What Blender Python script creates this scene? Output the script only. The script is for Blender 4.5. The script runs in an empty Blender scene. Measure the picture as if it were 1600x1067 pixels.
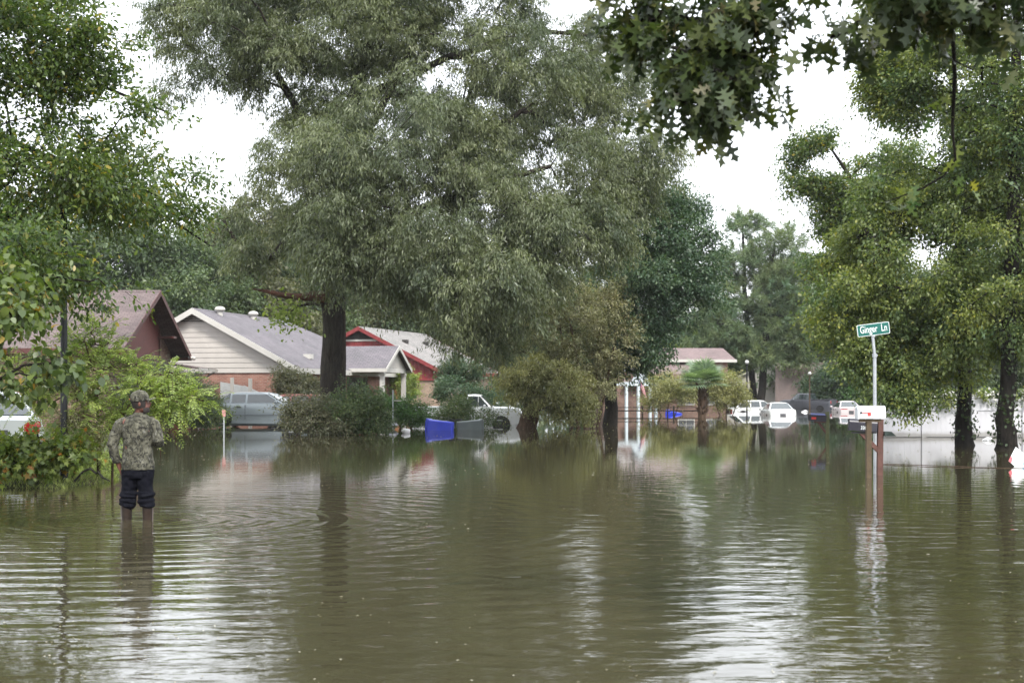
import bpy, bmesh, math, random
import numpy as np
from mathutils import Vector, Matrix
R = math.radians
sc = bpy.context.scene
COL = sc.collection

# ------------------------------------------------------------------ camera
F = 2222.0          # focal length in photo pixels
HC = 1.4            # camera height over the water
YH = 615.0          # horizon row
cam_d = bpy.data.cameras.new('camera'); cam = bpy.data.objects.new('camera', cam_d); COL.objects.link(cam)
cam_d.sensor_width = 36.0; cam_d.lens = 50.0
cam_d.shift_y = (YH - 533.5) / 1600.0
cam_d.clip_start = 0.05; cam_d.clip_end = 5000
cam.location = (0, 0, HC); cam.rotation_euler = (R(90), 0, 0)
cam_d.dof.use_dof = True; cam_d.dof.focus_distance = 21.0; cam_d.dof.aperture_fstop = 4.0
sc.camera = cam
def P(px, py, Y):   # photo pixel + distance -> point
    return Vector(((px - 800) * Y / F, Y, HC + (YH - py) * Y / F))
def WY(py):         # distance of a waterline seen at row py
    return HC * F / (py - YH)

# ------------------------------------------------------------------ world, sun, exposure
SUN_EL, SUN_AZ = 52, 162      # elevation, compass azimuth (0 = +Y)
w = bpy.data.worlds.new('World'); sc.world = w; w.use_nodes = True
nt = w.node_tree; nt.nodes.clear()
sky = nt.nodes.new('ShaderNodeTexSky'); sky.sky_type = 'NISHITA'; sky.sun_disc = False
sky.sun_elevation = R(SUN_EL); sky.sun_rotation = R(SUN_AZ); sky.air_density = 1.0; sky.dust_density = 4.0
mx = nt.nodes.new('ShaderNodeMix'); mx.data_type = 'RGBA'; mx.inputs[0].default_value = 0.82
mx.inputs[7].default_value = (9.6, 9.9, 10.3, 1)       # the cloud sheet
bg = nt.nodes.new('ShaderNodeBackground'); bg.inputs[1].default_value = 0.095
wo = nt.nodes.new('ShaderNodeOutputWorld')
nt.links.new(sky.outputs[0], mx.inputs[6]); nt.links.new(mx.outputs[2], bg.inputs[0]); nt.links.new(bg.outputs[0], wo.inputs[0])
sd = bpy.data.lights.new('sun', 'SUN'); sd.energy = 1.5; sd.angle = R(12); sd.color = (1.0, 0.96, 0.9)
sun = bpy.data.objects.new('sun', sd); COL.objects.link(sun)
az, el = R(SUN_AZ), R(SUN_EL)
tosun = Vector((math.sin(az) * math.cos(el), math.cos(az) * math.cos(el), math.sin(el)))
sun.rotation_euler = tosun.to_track_quat('Z', 'Y').to_euler(); sun.location = tosun * 60
sc.view_settings.view_transform = 'Standard'; sc.view_settings.look = 'None'
sc.view_settings.exposure = 1.5; sc.view_settings.gamma = 1.0
sc.cycles.max_bounces = 7; sc.cycles.diffuse_bounces = 3; sc.cycles.glossy_bounces = 3
sc.cycles.transmission_bounces = 3; sc.cycles.transparent_max_bounces = 8
sc.cycles.caustics_reflective = False; sc.cycles.caustics_refractive = False

# ------------------------------------------------------------------ materials
def newmat(name):
    m = bpy.data.materials.new(name); m.use_nodes = True; t = m.node_tree; t.nodes.clear()
    out = t.nodes.new('ShaderNodeOutputMaterial')
    return m, t, out
def N(t, typ, **kw):
    n = t.nodes.new(typ)
    for k, v in kw.items():
        if k.startswith('i_'): n.inputs[k[2:].replace('_', ' ')].default_value = v
        elif k.startswith('n_'): n.inputs[int(k[2:])].default_value = v
        else: setattr(n, k, v)
    return n
def c4(c): return (c[0], c[1], c[2], 1.0)
def ramp(t, src, stops):
    r = t.nodes.new('ShaderNodeValToRGB'); e = r.color_ramp.elements
    while len(e) < len(stops): e.new(0.5)
    for i, (p, c) in enumerate(stops): e[i].position = p; e[i].color = c4(c)
    t.links.new(src, r.inputs[0]); return r.outputs[0]
def coords(t, kind='Object', scale=(1, 1, 1)):
    tc = t.nodes.new('ShaderNodeTexCoord'); mp = t.nodes.new('ShaderNodeMapping'); mp.inputs['Scale'].default_value = scale
    t.links.new(tc.outputs[kind], mp.inputs[0]); return mp.outputs[0]
def noise(t, vec, scale, detail=4, rough=0.55, dist=0.0):
    n = t.nodes.new('ShaderNodeTexNoise'); n.inputs['Scale'].default_value = scale; n.inputs['Detail'].default_value = detail
    n.inputs['Roughness'].default_value = rough; n.inputs['Distortion'].default_value = dist
    t.links.new(vec, n.inputs['Vector']); return n.outputs[0]
def mixc(t, f, a, b, mode='MIX'):
    m = t.nodes.new('ShaderNodeMix'); m.data_type = 'RGBA'; m.blend_type = mode
    for s, v in ((0, f), (6, a), (7, b)):
        if isinstance(v, (int, float)): m.inputs[s].default_value = v
        elif isinstance(v, tuple): m.inputs[s].default_value = c4(v)
        else: t.links.new(v, m.inputs[s])
    return m.outputs[2]
def math_(t, op, a, b=None, c=None):
    m = t.nodes.new('ShaderNodeMath'); m.operation = op
    for s, v in enumerate((a, b, c)):
        if v is None: continue
        if isinstance(v, (int, float)): m.inputs[s].default_value = v
        else: t.links.new(v, m.inputs[s])
    return m.outputs[0]
def bump(t, h, strength=0.5, dist=0.02):
    b = t.nodes.new('ShaderNodeBump'); b.inputs['Strength'].default_value = strength; b.inputs['Distance'].default_value = dist
    t.links.new(h, b.inputs['Height']); return b.outputs[0]
def mat(name, col, rough=0.6, metal=0.0, spec=0.5, var=0.15, vs=4.0, bmp=0.0, bs=40, coat=0.0):
    """plain material with noise-driven colour variation and fine bump"""
    m, t, out = newmat(name); p = t.nodes.new('ShaderNodeBsdfPrincipled')
    v = coords(t)
    n = noise(t, v, vs, 5, 0.65)
    lo = tuple(x * (1 - var) for x in col); hi = tuple(min(1, x * (1 + var)) for x in col)
    t.links.new(ramp(t, n, [(0.3, lo), (0.7, hi)]), p.inputs['Base Color'])
    p.inputs['Roughness'].default_value = rough; p.inputs['Metallic'].default_value = metal
    p.inputs['Specular IOR Level'].default_value = spec; p.inputs['Coat Weight'].default_value = coat
    if bmp: t.links.new(bump(t, noise(t, v, bs, 3), bmp, 0.01), p.inputs['Normal'])
    t.links.new(p.outputs[0], out.inputs[0]); return m
def leafmat(name, cols, bcols=None, trans=0.3, rough=0.45, tcol=None, spec=0.5):
    """cols: three leaf colours picked per leaf (v); b shifts whole sprays"""
    m, t, out = newmat(name)
    a = N(t, 'ShaderNodeAttribute', attribute_name='v'); b = N(t, 'ShaderNodeAttribute', attribute_name='b')
    c = ramp(t, a.outputs['Fac'], [(0.0, cols[0]), (0.5, cols[1]), (0.93, cols[2])] + ([(1.0, cols[3])] if len(cols) > 3 else []))
    if bcols:
        c2 = ramp(t, b.outputs['Fac'], [(0.0, bcols[0]), (1.0, bcols[1])])
        c = mixc(t, 1.0, c, c2, 'MULTIPLY')
    p = t.nodes.new('ShaderNodeBsdfPrincipled'); t.links.new(c, p.inputs['Base Color'])
    p.inputs['Roughness'].default_value = rough; p.inputs['Specular IOR Level'].default_value = spec
    tr = t.nodes.new('ShaderNodeBsdfTranslucent')
    t.links.new(mixc(t, 1.0, c, tcol or (1.5, 1.6, 0.7), 'MULTIPLY'), tr.inputs[0])
    mxs = t.nodes.new('ShaderNodeMixShader'); mxs.inputs[0].default_value = trans
    t.links.new(p.outputs[0], mxs.inputs[1]); t.links.new(tr.outputs[0], mxs.inputs[2]); t.links.new(mxs.outputs[0], out.inputs[0])
    return m
def barkmat(name, a, b, sc_=6.0):
    m, t, out = newmat(name); p = t.nodes.new('ShaderNodeBsdfPrincipled'); p.inputs['Specular IOR Level'].default_value = 0.2
    v = coords(t, 'Object', (1, 1, 0.18)); n = noise(t, v, sc_ * 2.2, 6, 0.7, 0.6)
    v2 = coords(t); n2 = noise(t, v2, 1.3, 3)
    c = ramp(t, n, [(0.35, a), (0.62, b)])
    c = mixc(t, ramp(t, n2, [(0.5, (0, 0, 0)), (0.75, (0.2, 0.2, 0.2))]), c, (0.07, 0.08, 0.06))
    t.links.new(c, p.inputs['Base Color']); p.inputs['Roughness'].default_value = 0.9
    t.links.new(bump(t, n, 1.0, 0.05), p.inputs['Normal']); t.links.new(p.outputs[0], out.inputs[0]); return m
def brickmat(name, c1, c2, mortar, bw=0.22, bh=0.075, plane='xz'):
    m, t, out = newmat(name); p = t.nodes.new('ShaderNodeBsdfPrincipled')
    tc = t.nodes.new('ShaderNodeTexCoord'); sx = t.nodes.new('ShaderNodeSeparateXYZ'); t.links.new(tc.outputs['Object'], sx.inputs[0])
    cb = t.nodes.new('ShaderNodeCombineXYZ')
    hor = math_(t, 'ADD', sx.outputs[0], sx.outputs[1])
    t.links.new(hor, cb.inputs[0]); t.links.new(sx.outputs[2], cb.inputs[1])
    bk = t.nodes.new('ShaderNodeTexBrick'); t.links.new(cb.outputs[0], bk.inputs['Vector'])
    bk.inputs['Color1'].default_value = c4(c1); bk.inputs['Color2'].default_value = c4(c2); bk.inputs['Mortar'].default_value = c4(mortar)
    bk.inputs['Scale'].default_value = 1; bk.inputs['Mortar Size'].default_value = 0.008; bk.inputs['Brick Width'].default_value = bw; bk.inputs['Row Height'].default_value = bh
    n = noise(t, tc.outputs['Object'], 1.2, 6)
    c = mixc(t, 0.8, bk.outputs[0], ramp(t, n, [(0.3, (0.6, 0.55, 0.55)), (0.7, (1.25, 1.2, 1.15))]), 'MULTIPLY')
    t.links.new(c, p.inputs['Base Color']); p.inputs['Roughness'].default_value = 0.9
    t.links.new(bump(t, bk.outputs['Fac'], -0.5, 0.008), p.inputs['Normal']); t.links.new(p.outputs[0], out.inputs[0]); return m
def shinglemat(name, c1, c2, row=0.14, wd=0.3, axis=0):
    """asphalt shingles: rows up the slope (by height), tabs along the local horizontal axis"""
    m, t, out = newmat(name); p = t.nodes.new('ShaderNodeBsdfPrincipled')
    uv = t.nodes.new('ShaderNodeUVMap'); uv.uv_map = 'uv'
    bk = t.nodes.new('ShaderNodeTexBrick'); t.links.new(uv.outputs[0], bk.inputs['Vector'])
    bk.inputs['Color1'].default_value = c4(c1); bk.inputs['Color2'].default_value = c4(c2)
    bk.inputs['Mortar'].default_value = c4(tuple(x * 0.45 for x in c1)); bk.inputs['Scale'].default_value = 1
    bk.inputs['Mortar Size'].default_value = 0.012; bk.inputs['Brick Width'].default_value = wd; bk.inputs['Row Height'].default_value = row
    n = noise(t, uv.outputs[0], 0.6, 6, 0.7); n2 = noise(t, uv.outputs[0], 40, 2)
    c = mixc(t, 1.0, bk.outputs[0], ramp(t, n, [(0.3, (0.7, 0.72, 0.7)), (0.7, (1.2, 1.15, 1.15))]), 'MULTIPLY')
    c = mixc(t, 0.5, c, ramp(t, n2, [(0.3, (0.6, 0.6, 0.6)), (0.7, (1.4, 1.4, 1.4))]), 'MULTIPLY')
    t.links.new(c, p.inputs['Base Color']); p.inputs['Roughness'].default_value = 0.85
    t.links.new(bump(t, bk.outputs['Fac'], -0.6, 0.01), p.inputs['Normal']); t.links.new(p.outputs[0], out.inputs[0]); return m
M = {}

# ------------------------------------------------------------------ object helpers
def tag(o, label=None, cat=None, group=None, kind=None):
    if label: o['label'] = label
    if cat: o['category'] = cat
    if group: o['group'] = group
    if kind: o['kind'] = kind
    return o
def empty(name, loc, label, cat, rz=0.0, group=None):
    o = bpy.data.objects.new(name, None); COL.objects.link(o); o.empty_display_size = 0.3
    o.location = loc; o.rotation_euler = (0, 0, rz); tag(o, label, cat, group); return o
def link(name, me, m, parent=None, smooth=False):
    if m is not None:
        for mm in (m if isinstance(m, (list, tuple)) else [m]): me.materials.append(mm)
    o = bpy.data.objects.new(name, me); COL.objects.link(o)
    if parent is not None: o.parent = parent
    if smooth: me.shade_smooth()
    return o
def npmesh(name, V, faces, attrs=None):
    """faces: list of (M,K) int arrays; attrs: dict name -> per-face float array"""
    me = bpy.data.meshes.new(name); V = np.asarray(V, dtype=np.float32)
    me.vertices.add(len(V)); me.vertices.foreach_set('co', V.ravel())
    faces = [np.asarray(f, dtype=np.int32) for f in faces if len(f)]
    idx = np.concatenate([f.ravel() for f in faces]); tot = np.concatenate([np.full(len(f), f.shape[1], dtype=np.int32) for f in faces])
    me.loops.add(len(idx)); me.loops.foreach_set('vertex_index', idx)
    me.polygons.add(len(tot)); st = np.concatenate([[0], np.cumsum(tot)[:-1]]).astype(np.int32)
    me.polygons.foreach_set('loop_start', st); me.polygons.foreach_set('loop_total', tot)
    me.update(calc_edges=True)
    if attrs:
        for k, a in attrs.items():
            at = me.attributes.new(k, 'FLOAT', 'FACE'); at.data.foreach_set('value', np.asarray(a, dtype=np.float32))
    return me
class MB:
    """collects simple solids into one mesh"""
    def __init__(s): s.v = []; s.f = []
    def add(s, vs, fs):
        o = len(s.v); s.v += [tuple(x) for x in vs]; s.f += [tuple(i + o for i in f) for f in fs]; return s
    def box(s, x0, x1, y0, y1, z0, z1, mtx=None):
        vs = [Vector((x, y, z)) for z in (z0, z1) for y in (y0, y1) for x in (x0, x1)]
        if mtx is not None: vs = [mtx @ v for v in vs]
        return s.add(vs, [(0, 2, 3, 1), (4, 5, 7, 6), (0, 1, 5, 4), (2, 6, 7, 3), (0, 4, 6, 2), (1, 3, 7, 5)])
    def prism(s, pts, d):
        """pts: planar loop of 3-D points, extruded by vector d"""
        n = len(pts); pts = [Vector(p) for p in pts]; d = Vector(d)
        return s.add(pts + [p + d for p in pts], [tuple(range(n))[::-1], tuple(range(n, 2 * n))] + [(i, (i + 1) % n, n + (i + 1) % n, n + i) for i in range(n)])
    def tube(s, pts, rad, k=10, cap=True):
        """sweep; rad: number, or list of r or (ra, rb)"""
        pts = [Vector(p) for p in pts]; n = len(pts); rad = rad if isinstance(rad, (list, tuple)) else [rad] * n
        vs = []; prev = None
        for i, p in enumerate(pts):
            d = (pts[min(i + 1, n - 1)] - pts[max(i - 1, 0)]).normalized()
            if prev is None: a = d.cross(Vector((0, 1, 0)) if abs(d.y) < 0.9 else Vector((1, 0, 0))).normalized()
            else: a = (prev - d * prev.dot(d)).normalized()
            prev = a; b = d.cross(a)
            ra, rb = rad[i] if isinstance(rad[i], (list, tuple)) else (rad[i], rad[i])
            for j in range(k):
                an = 2 * math.pi * j / k; vs.append(p + a * (ra * math.cos(an)) + b * (rb * math.sin(an)))
        fs = [(i * k + j, i * k + (j + 1) % k, (i + 1) * k + (j + 1) % k, (i + 1) * k + j) for i in range(n - 1) for j in range(k)]
        if cap: fs += [tuple(range(k))[::-1], tuple((n - 1) * k + j for j in range(k))]
        return s.add(vs, fs)
    def loft(s, rings, closed=True, cap=True):
        k = len(rings[0]); vs = [p for r in rings for p in r]; n = len(rings)
        kk = k if closed else k - 1
        fs = [(i * k + j, i * k + (j + 1) % k, (i + 1) * k + (j + 1) % k, (i + 1) * k + j) for i in range(n - 1) for j in range(kk)]
        if cap: fs += [tuple(range(k))[::-1], tuple((n - 1) * k + j for j in range(k))]
        return s.add(vs, fs)
    def sphere(s, c, r, nu=14, nv=9):
        c = Vector(c); r = r if isinstance(r, (tuple, list)) else (r, r, r); vs = []
        for i in range(nv + 1):
            th = math.pi * (i + 0.001) / (nv + 0.002)
            for j in range(nu):
                ph = 2 * math.pi * j / nu
                vs.append(c + Vector((r[0] * math.sin(th) * math.cos(ph), r[1] * math.sin(th) * math.sin(ph), r[2] * math.cos(th))))
        fs = [(i * nu + j, (i + 1) * nu + j, (i + 1) * nu + (j + 1) % nu, i * nu + (j + 1) % nu) for i in range(nv) for j in range(nu)]
        return s.add(vs, fs)
    def build(s, name, m, parent=None, smooth=False, bevel=0.0, uv=None):
        me = bpy.data.meshes.new(name); me.from_pydata(s.v, [], s.f)
        bm = bmesh.new(); bm.from_mesh(me); bmesh.ops.remove_doubles(bm, verts=bm.verts, dist=1e-5)
        bmesh.ops.recalc_face_normals(bm, faces=bm.faces)
        if bevel:
            try: bmesh.ops.bevel(bm, geom=[e for e in bm.edges if e.is_manifold and e.calc_face_angle(0) > 0.5], offset=bevel, segments=2, affect='EDGES', profile=0.6)
            except Exception: pass
        bm.to_mesh(me); bm.free()
        if uv: slope_uv(me)
        o = link(name, me, m, parent, False)
        if smooth:
            for p in me.polygons: p.use_smooth = True
            try: me.set_sharp_from_angle(angle=R(38))
            except Exception: pass
        return o
def slope_uv(me):
    """u along the horizontal direction of each face, v up its slope"""
    uvl = me.uv_layers.new(name='uv')
    for p in me.polygons:
        n = p.normal; h = Vector((-n.y, n.x, 0))
        h = h.normalized() if h.length > 1e-3 else Vector((1, 0, 0)); s = n.cross(h)
        for li in p.loop_indices:
            co = me.vertices[me.loops[li].vertex_index].co; uvl.data[li].uv = (co.dot(h), co.dot(s))
def apply_mods(o):
    dg = bpy.context.evaluated_depsgraph_get(); ev = o.evaluated_get(dg)
    me = bpy.data.meshes.new_from_object(ev); old = o.data; o.modifiers.clear(); o.data = me
    return o
def dup(root, loc, rz=0.0, scale=1.0, label=None, group=None):
    r = root.copy(); COL.objects.link(r); r.location = loc; r.rotation_euler = (0, 0, rz); r.scale = (scale,) * 3 if isinstance(scale, (int, float)) else scale
    if label: r['label'] = label
    if group: r['group'] = group
    for ch in root.children:
        c = ch.copy(); COL.objects.link(c); c.parent = r
        for g in ch.children:
            d = g.copy(); COL.objects.link(d); d.parent = c
    return r
def text_mesh(name, body, size, m, parent, mtx, extrude=0.002, sx=1.0, bold=0.0):
    cu = bpy.data.curves.new(name, 'FONT'); cu.body = body; cu.size = size; cu.extrude = extrude; cu.align_x = 'CENTER'; cu.align_y = 'CENTER'; cu.offset = bold
    cu.resolution_u = 4
    o = bpy.data.objects.new(name, cu); COL.objects.link(o)
    dg = bpy.context.evaluated_depsgraph_get(); me = bpy.data.meshes.new_from_object(o.evaluated_get(dg))
    bpy.data.objects.remove(o); me.name = name
    me.transform(mtx @ Matrix.Diagonal((sx, 1, 1, 1)))
    me.materials.clear()
    return link(name, me, m, parent)
# ------------------------------------------------------------------ foliage and trees
OVAL = [(0, 0), (0.3, 0.5), (0.7, 0.42), (1, 0), (0.7, -0.42), (0.3, -0.5)]
RHOMB = [(0, 0), (0.45, 0.5), (1, 0), (0.45, -0.5)]
_h = [(0, .012), (.16, .03), (.2, .15), (.17, .3), (.24, .27), (.31, .1), (.36, .07), (.45, .2), (.46, .43), (.53, .36), (.6, .33), (.59, .12), (.64, .06), (.74, .14), (.84, .27), (.84, .13), (.9, .08)]
LOBED = _h + [(1.0, 0.0)] + [(x, -y) for x, y in _h[::-1]]
STAR = [(0, 0)] + [(.42 + r * math.cos(math.radians(a)), r * math.sin(math.radians(a))) for a, r in ((-150, .2), (-125, .46), (-97, .2), (-68, .52), (-34, .24), (0, .58), (34, .24), (68, .52), (97, .2), (125, .46), (150, .2))]
def unit(a): return a / np.maximum(np.linalg.norm(a, axis=-1, keepdims=True), 1e-9)
def leaf_mesh(name, base, dirs, nrm, L, W, tmpl, v, b, curl=0.12):
    """one flat or curled polygon per leaf"""
    T = np.array(tmpl); n = len(base); K = len(T)
    d = unit(dirs); s = unit(np.cross(nrm, d)); up = np.cross(d, s)
    u = T[None, :, 0, None]; vv = T[None, :, 1, None]
    V = base[:, None, :] + d[:, None, :] * (u * L[:, None, None]) + s[:, None, :] * (vv * W[:, None, None]) \
        - up[:, None, :] * ((u ** 2) * curl * L[:, None, None]) + up[:, None, :] * (np.abs(vv) * 0.35 * W[:, None, None])
    Fa = np.arange(n * K).reshape(n, K)
    return npmesh(name, V.reshape(-1, 3), [Fa], {'v': v, 'b': b})
def sample_blobs(rng, blobs, n, shell=2.4):
    B = np.array([bl[:6] for bl in blobs], dtype=float); wt = np.array([bl[6] if len(bl) > 6 else bl[3] * bl[4] * bl[5] for bl in blobs]) ** (2 / 3.)
    i = rng.choice(len(B), n, p=wt / wt.sum()); d = unit(rng.normal(size=(n, 3))); r = rng.random(n) ** (1 / shell)
    return B[i, :3] + d * r[:, None] * B[i, 3:6], i, B
def twig_tubes(A, Bm, C, r0):
    """thin three-sided twigs A -> Bm -> C"""
    n = len(A); d = unit(C - A); ref = np.tile([0.3, 0.2, 1.0], (n, 1)); a = unit(np.cross(d, ref)); b = np.cross(d, a)
    V = []
    for Pt, f in ((A, 1.0), (Bm, 0.75), (C, 0.25)):
        for k in range(3):
            an = 2 * math.pi * k / 3; V.append(Pt + (a * math.cos(an) + b * math.sin(an)) * (r0 * f))
    V = np.stack(V, 1); base = np.arange(n)[:, None] * 9; fs = []
    for s in range(2):
        for k in range(3): fs.append(base + np.array([s * 3 + k, s * 3 + (k + 1) % 3, s * 3 + 3 + (k + 1) % 3, s * 3 + 3 + k]))
    return V.reshape(-1, 3), np.concatenate(fs)
def tree(name, label, cat, trunk, trad, blobs, lm, bm_, nb=60, sprays=20, leaves=40, bough_r=1.2, spray_l=0.8, L=0.12, W=0.03,
         tmpl=RHOMB, droop=0.5, seed=1, kind='leafy', limbs=(), group=None, upbias=0.4, twig_r=0.006, jitter=0.15, spread=0.25, zmin=0.1,
         flat=0.6, part='crown', trunk_part='trunk', extra_trunks=(), rt=None, curl=0.12, shell=2.4, branch_scale=1.0):
    """trunk + limbs: world polylines. A bough grows to each sampled centre from the nearest wood, sprays from each bough, leaves on each spray"""
    rng = np.random.default_rng(seed)
    root = empty(name, trunk[0], label, cat, 0, group); o0 = np.array(trunk[0], dtype=float)
    nodes = []; par = []; fixed = []; chains = []
    def addchain(pts, parent, rads=None):
        ids = [parent] if parent is not None else []
        for i, p in enumerate(pts):
            nodes.append(np.array(p, dtype=float)); par.append(ids[-1] if ids else -1); fixed.append(rads[i] if rads is not None else None); ids.append(len(nodes) - 1)
        chains.append(ids); return ids
    def refine(pts, rads, m=3):
        P_, R_ = [], []
        for i in range(len(pts) - 1):
            for k in range(m):
                t_ = k / m; P_.append(np.array(pts[i]) * (1 - t_) + np.array(pts[i + 1]) * t_ + rng.normal(size=3) * rads[i] * 0.12); R_.append(rads[i] * (1 - t_) + rads[i + 1] * t_)
        P_.append(np.array(pts[-1])); R_.append(rads[-1]); return P_, R_
    p_, r_ = refine(trunk, trad); t_ids = addchain(p_, None, r_); starts = [0]
    for tp, tr in extra_trunks:
        p_, r_ = refine(tp, tr); starts.append(len(nodes)); addchain(p_, None, r_)
    for lp, lr in limbs:
        d = [np.linalg.norm(nd - np.array(lp[0])) for nd in nodes]; p_, r_ = refine(lp, lr); addchain(p_, int(np.argmin(d)), r_)
    zlow = trunk[0][2] + (max(t[2] for t in trunk) - trunk[0][2]) * 0.25
    C, bi, B = sample_blobs(rng, blobs, nb, shell)
    C = C[C[:, 2] > zmin + 0.2]
    ref = np.array(trunk[-1], dtype=float)
    order = np.argsort(np.linalg.norm(C - ref, axis=1)); wgt = {}
    for ci in order:
        c = C[ci]; NA = np.array(nodes); dv = c - NA; dist = np.linalg.norm(dv, axis=1)
        pen = dist + np.maximum(0, -dv[:, 2]) * 1.2 + (NA[:, 2] < zlow) * 3.0
        j = int(np.argmin(pen)); a = NA[j]; ln = np.linalg.norm(c - a); k = max(2, min(6, int(ln / 0.8) + 1))
        pts = []
        for q in range(1, k + 1):
            t_ = q / k; p = a * (1 - t_) + c * t_; p[2] += math.sin(math.pi * t_) * ln * 0.12 * (1 if upbias > 0 else -1)
            pts.append(p + rng.normal(size=3) * ln * 0.035 * (q < k))
        ids = addchain(pts, j); wgt[ids[-1]] = 1.0
    W_ = np.zeros(len(nodes))
    for k_, v_ in wgt.items(): W_[k_] += v_
    for i in range(len(nodes) - 1, -1, -1):
        if par[i] >= 0: W_[par[i]] += W_[i]
    rt_ = rt or trad[0] * 0.8
    rad = np.maximum(rt_ * (W_ / max(1, len(C))) ** 0.52, 0.011) * branch_scale
    tb = MB(); 
    for ids in chains:
        if ids[0] in starts and fixed[ids[0]] is not None:
            pass
        pts = [nodes[i] - o0 for i in ids]
        rr = []
        for n_, i in enumerate(ids):
            r1 = fixed[i] if fixed[i] is not None else rad[i]
            if n_ == 0 and i not in starts and len(ids) > 1:
                nx = fixed[ids[1]] if fixed[ids[1]] is not None else rad[ids[1]]; r1 = min(r1, nx * 1.15)
            rr.append(max(float(r1), 0.004))
        big = max(rr); kk = 14 if big > 0.15 else (8 if big > 0.05 else 5)
        tb.tube(pts, rr, kk, cap=False)
    # sprays
    n = len(C) * sprays; ci = np.repeat(np.arange(len(C)), sprays)
    A = C[ci] + unit(rng.normal(size=(n, 3))) * (rng.random(n) ** 0.6 * bough_r)[:, None] * np.array([1, 1, flat])
    cen = B[:, :3].mean(0); outw = unit(A - C[ci]) * 0.9 + unit(A - cen) * 0.5
    if kind == 'needle': dr = unit(outw + rng.normal(size=(n, 3)) * 0.4 + np.array([0, 0, 0.25]))
    else: dr = unit(outw + rng.normal(size=(n, 3)) * 0.45 + np.array([0, 0, 0.25 * upbias]))
    ok = A[:, 2] > zmin; A, dr, ci = A[ok], dr[ok], ci[ok]; n = len(A)
    Ls = spray_l * rng.uniform(0.6, 1.3, n)
    mid = A + dr * (Ls * 0.5)[:, None]; tip = A + dr * (Ls * 0.9)[:, None] - np.array([0, 0, 1.0]) * (droop * Ls * 0.5)[:, None]
    tip[:, 2] = np.maximum(tip[:, 2], zmin * 0.5 + 0.03); mid[:, 2] = np.maximum(mid[:, 2], zmin * 0.5 + 0.03)
    aa = A * 0.75 + C[ci] * 0.25
    tv, tf = twig_tubes(aa, mid, tip, twig_r)
    m = leaves; li = np.repeat(np.arange(n), m); N_ = len(li); t_ = rng.random(N_) if kind != 'needle' else 0.35 + 0.65 * rng.random(N_)
    if kind == 'pinnate': t_ = np.tile((np.arange(m) // 2 + 0.6) / (m / 2), n); t_ = np.clip(t_, 0, 1)
    tt = t_[:, None]; Pp = aa[li] * (1 - tt) ** 2 + 2 * mid[li] * tt * (1 - tt) + tip[li] * tt ** 2
    tan = unit(2 * (mid[li] - aa[li]) * (1 - tt) + 2 * (tip[li] - mid[li]) * tt)
    if kind == 'pinnate':
        side = unit(np.cross(tan, np.array([0, 0, 1.0]) + rng.normal(size=(n, 3))[li] * 0.25)); sg = np.where(np.arange(N_) % 2 == 0, 1.0, -1.0)[:, None]
        ld = unit(tan * 0.55 + side * sg + rng.normal(size=(N_, 3)) * 0.12 - np.array([0, 0, droop * 0.5])); nr = np.cross(tan, side) + rng.normal(size=(N_, 3)) * 0.25
        ll = L * (1.05 - 0.55 * np.abs(t_ - 0.4)) * rng.uniform(0.85, 1.15, N_)
    elif kind == 'needle':
        ld = unit(tan * 0.7 + rng.normal(size=(N_, 3)) * 0.75); nr = rng.normal(size=(N_, 3)); ll = L * rng.uniform(0.7, 1.2, N_)
    else:
        Pp = Pp + rng.normal(size=(N_, 3)) * spread * spray_l * np.array([1, 1, 0.7])
        ld = unit(tan * 0.6 + rng.normal(size=(N_, 3)) * 0.6 - np.array([0, 0, 1.0]) * droop)
        nr = np.array([0, 0, 1.0]) * 0.9 + rng.normal(size=(N_, 3)) * 0.6
        ll = L * rng.uniform(0.6, 1.25, N_)
    keep = Pp[:, 2] > zmin * 0.6 + 0.02
    Pp, ld, nr, ll, li2 = Pp[keep], ld[keep], nr[keep], ll[keep], li[keep]
    bb = np.clip(0.5 + 0.22 * rng.normal(size=len(C))[ci] + 0.12 * rng.normal(size=n), 0, 1)[li2]
    me = leaf_mesh(name + '_leaves', Pp - o0, ld, nr, ll, ll * (W / L), tmpl, rng.random(len(Pp)), bb, curl)
    link(part, me, lm, root)
    bmm = bpy.data.meshes.new(trunk_part)
    v1 = np.array(tb.v, dtype=float); f4 = np.array(tb.f, dtype=int)
    me2 = npmesh(trunk_part, np.concatenate([v1, tv - o0]), [np.concatenate([f4, tf + len(v1)])])
    link(trunk_part, me2, bm_, root, smooth=True)
    return root
def blob(px, py, Y, rpx, rpy=None, ry=None):
    """ellipsoid centred where the photo shows it, radii given in photo pixels"""
    p = P(px, py, Y); rx = rpx * Y / F; rz = (rpy or rpx) * Y / F
    return (p.x, p.y, p.z, rx, ry if ry else (rx + rz) / 2, rz)
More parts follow.
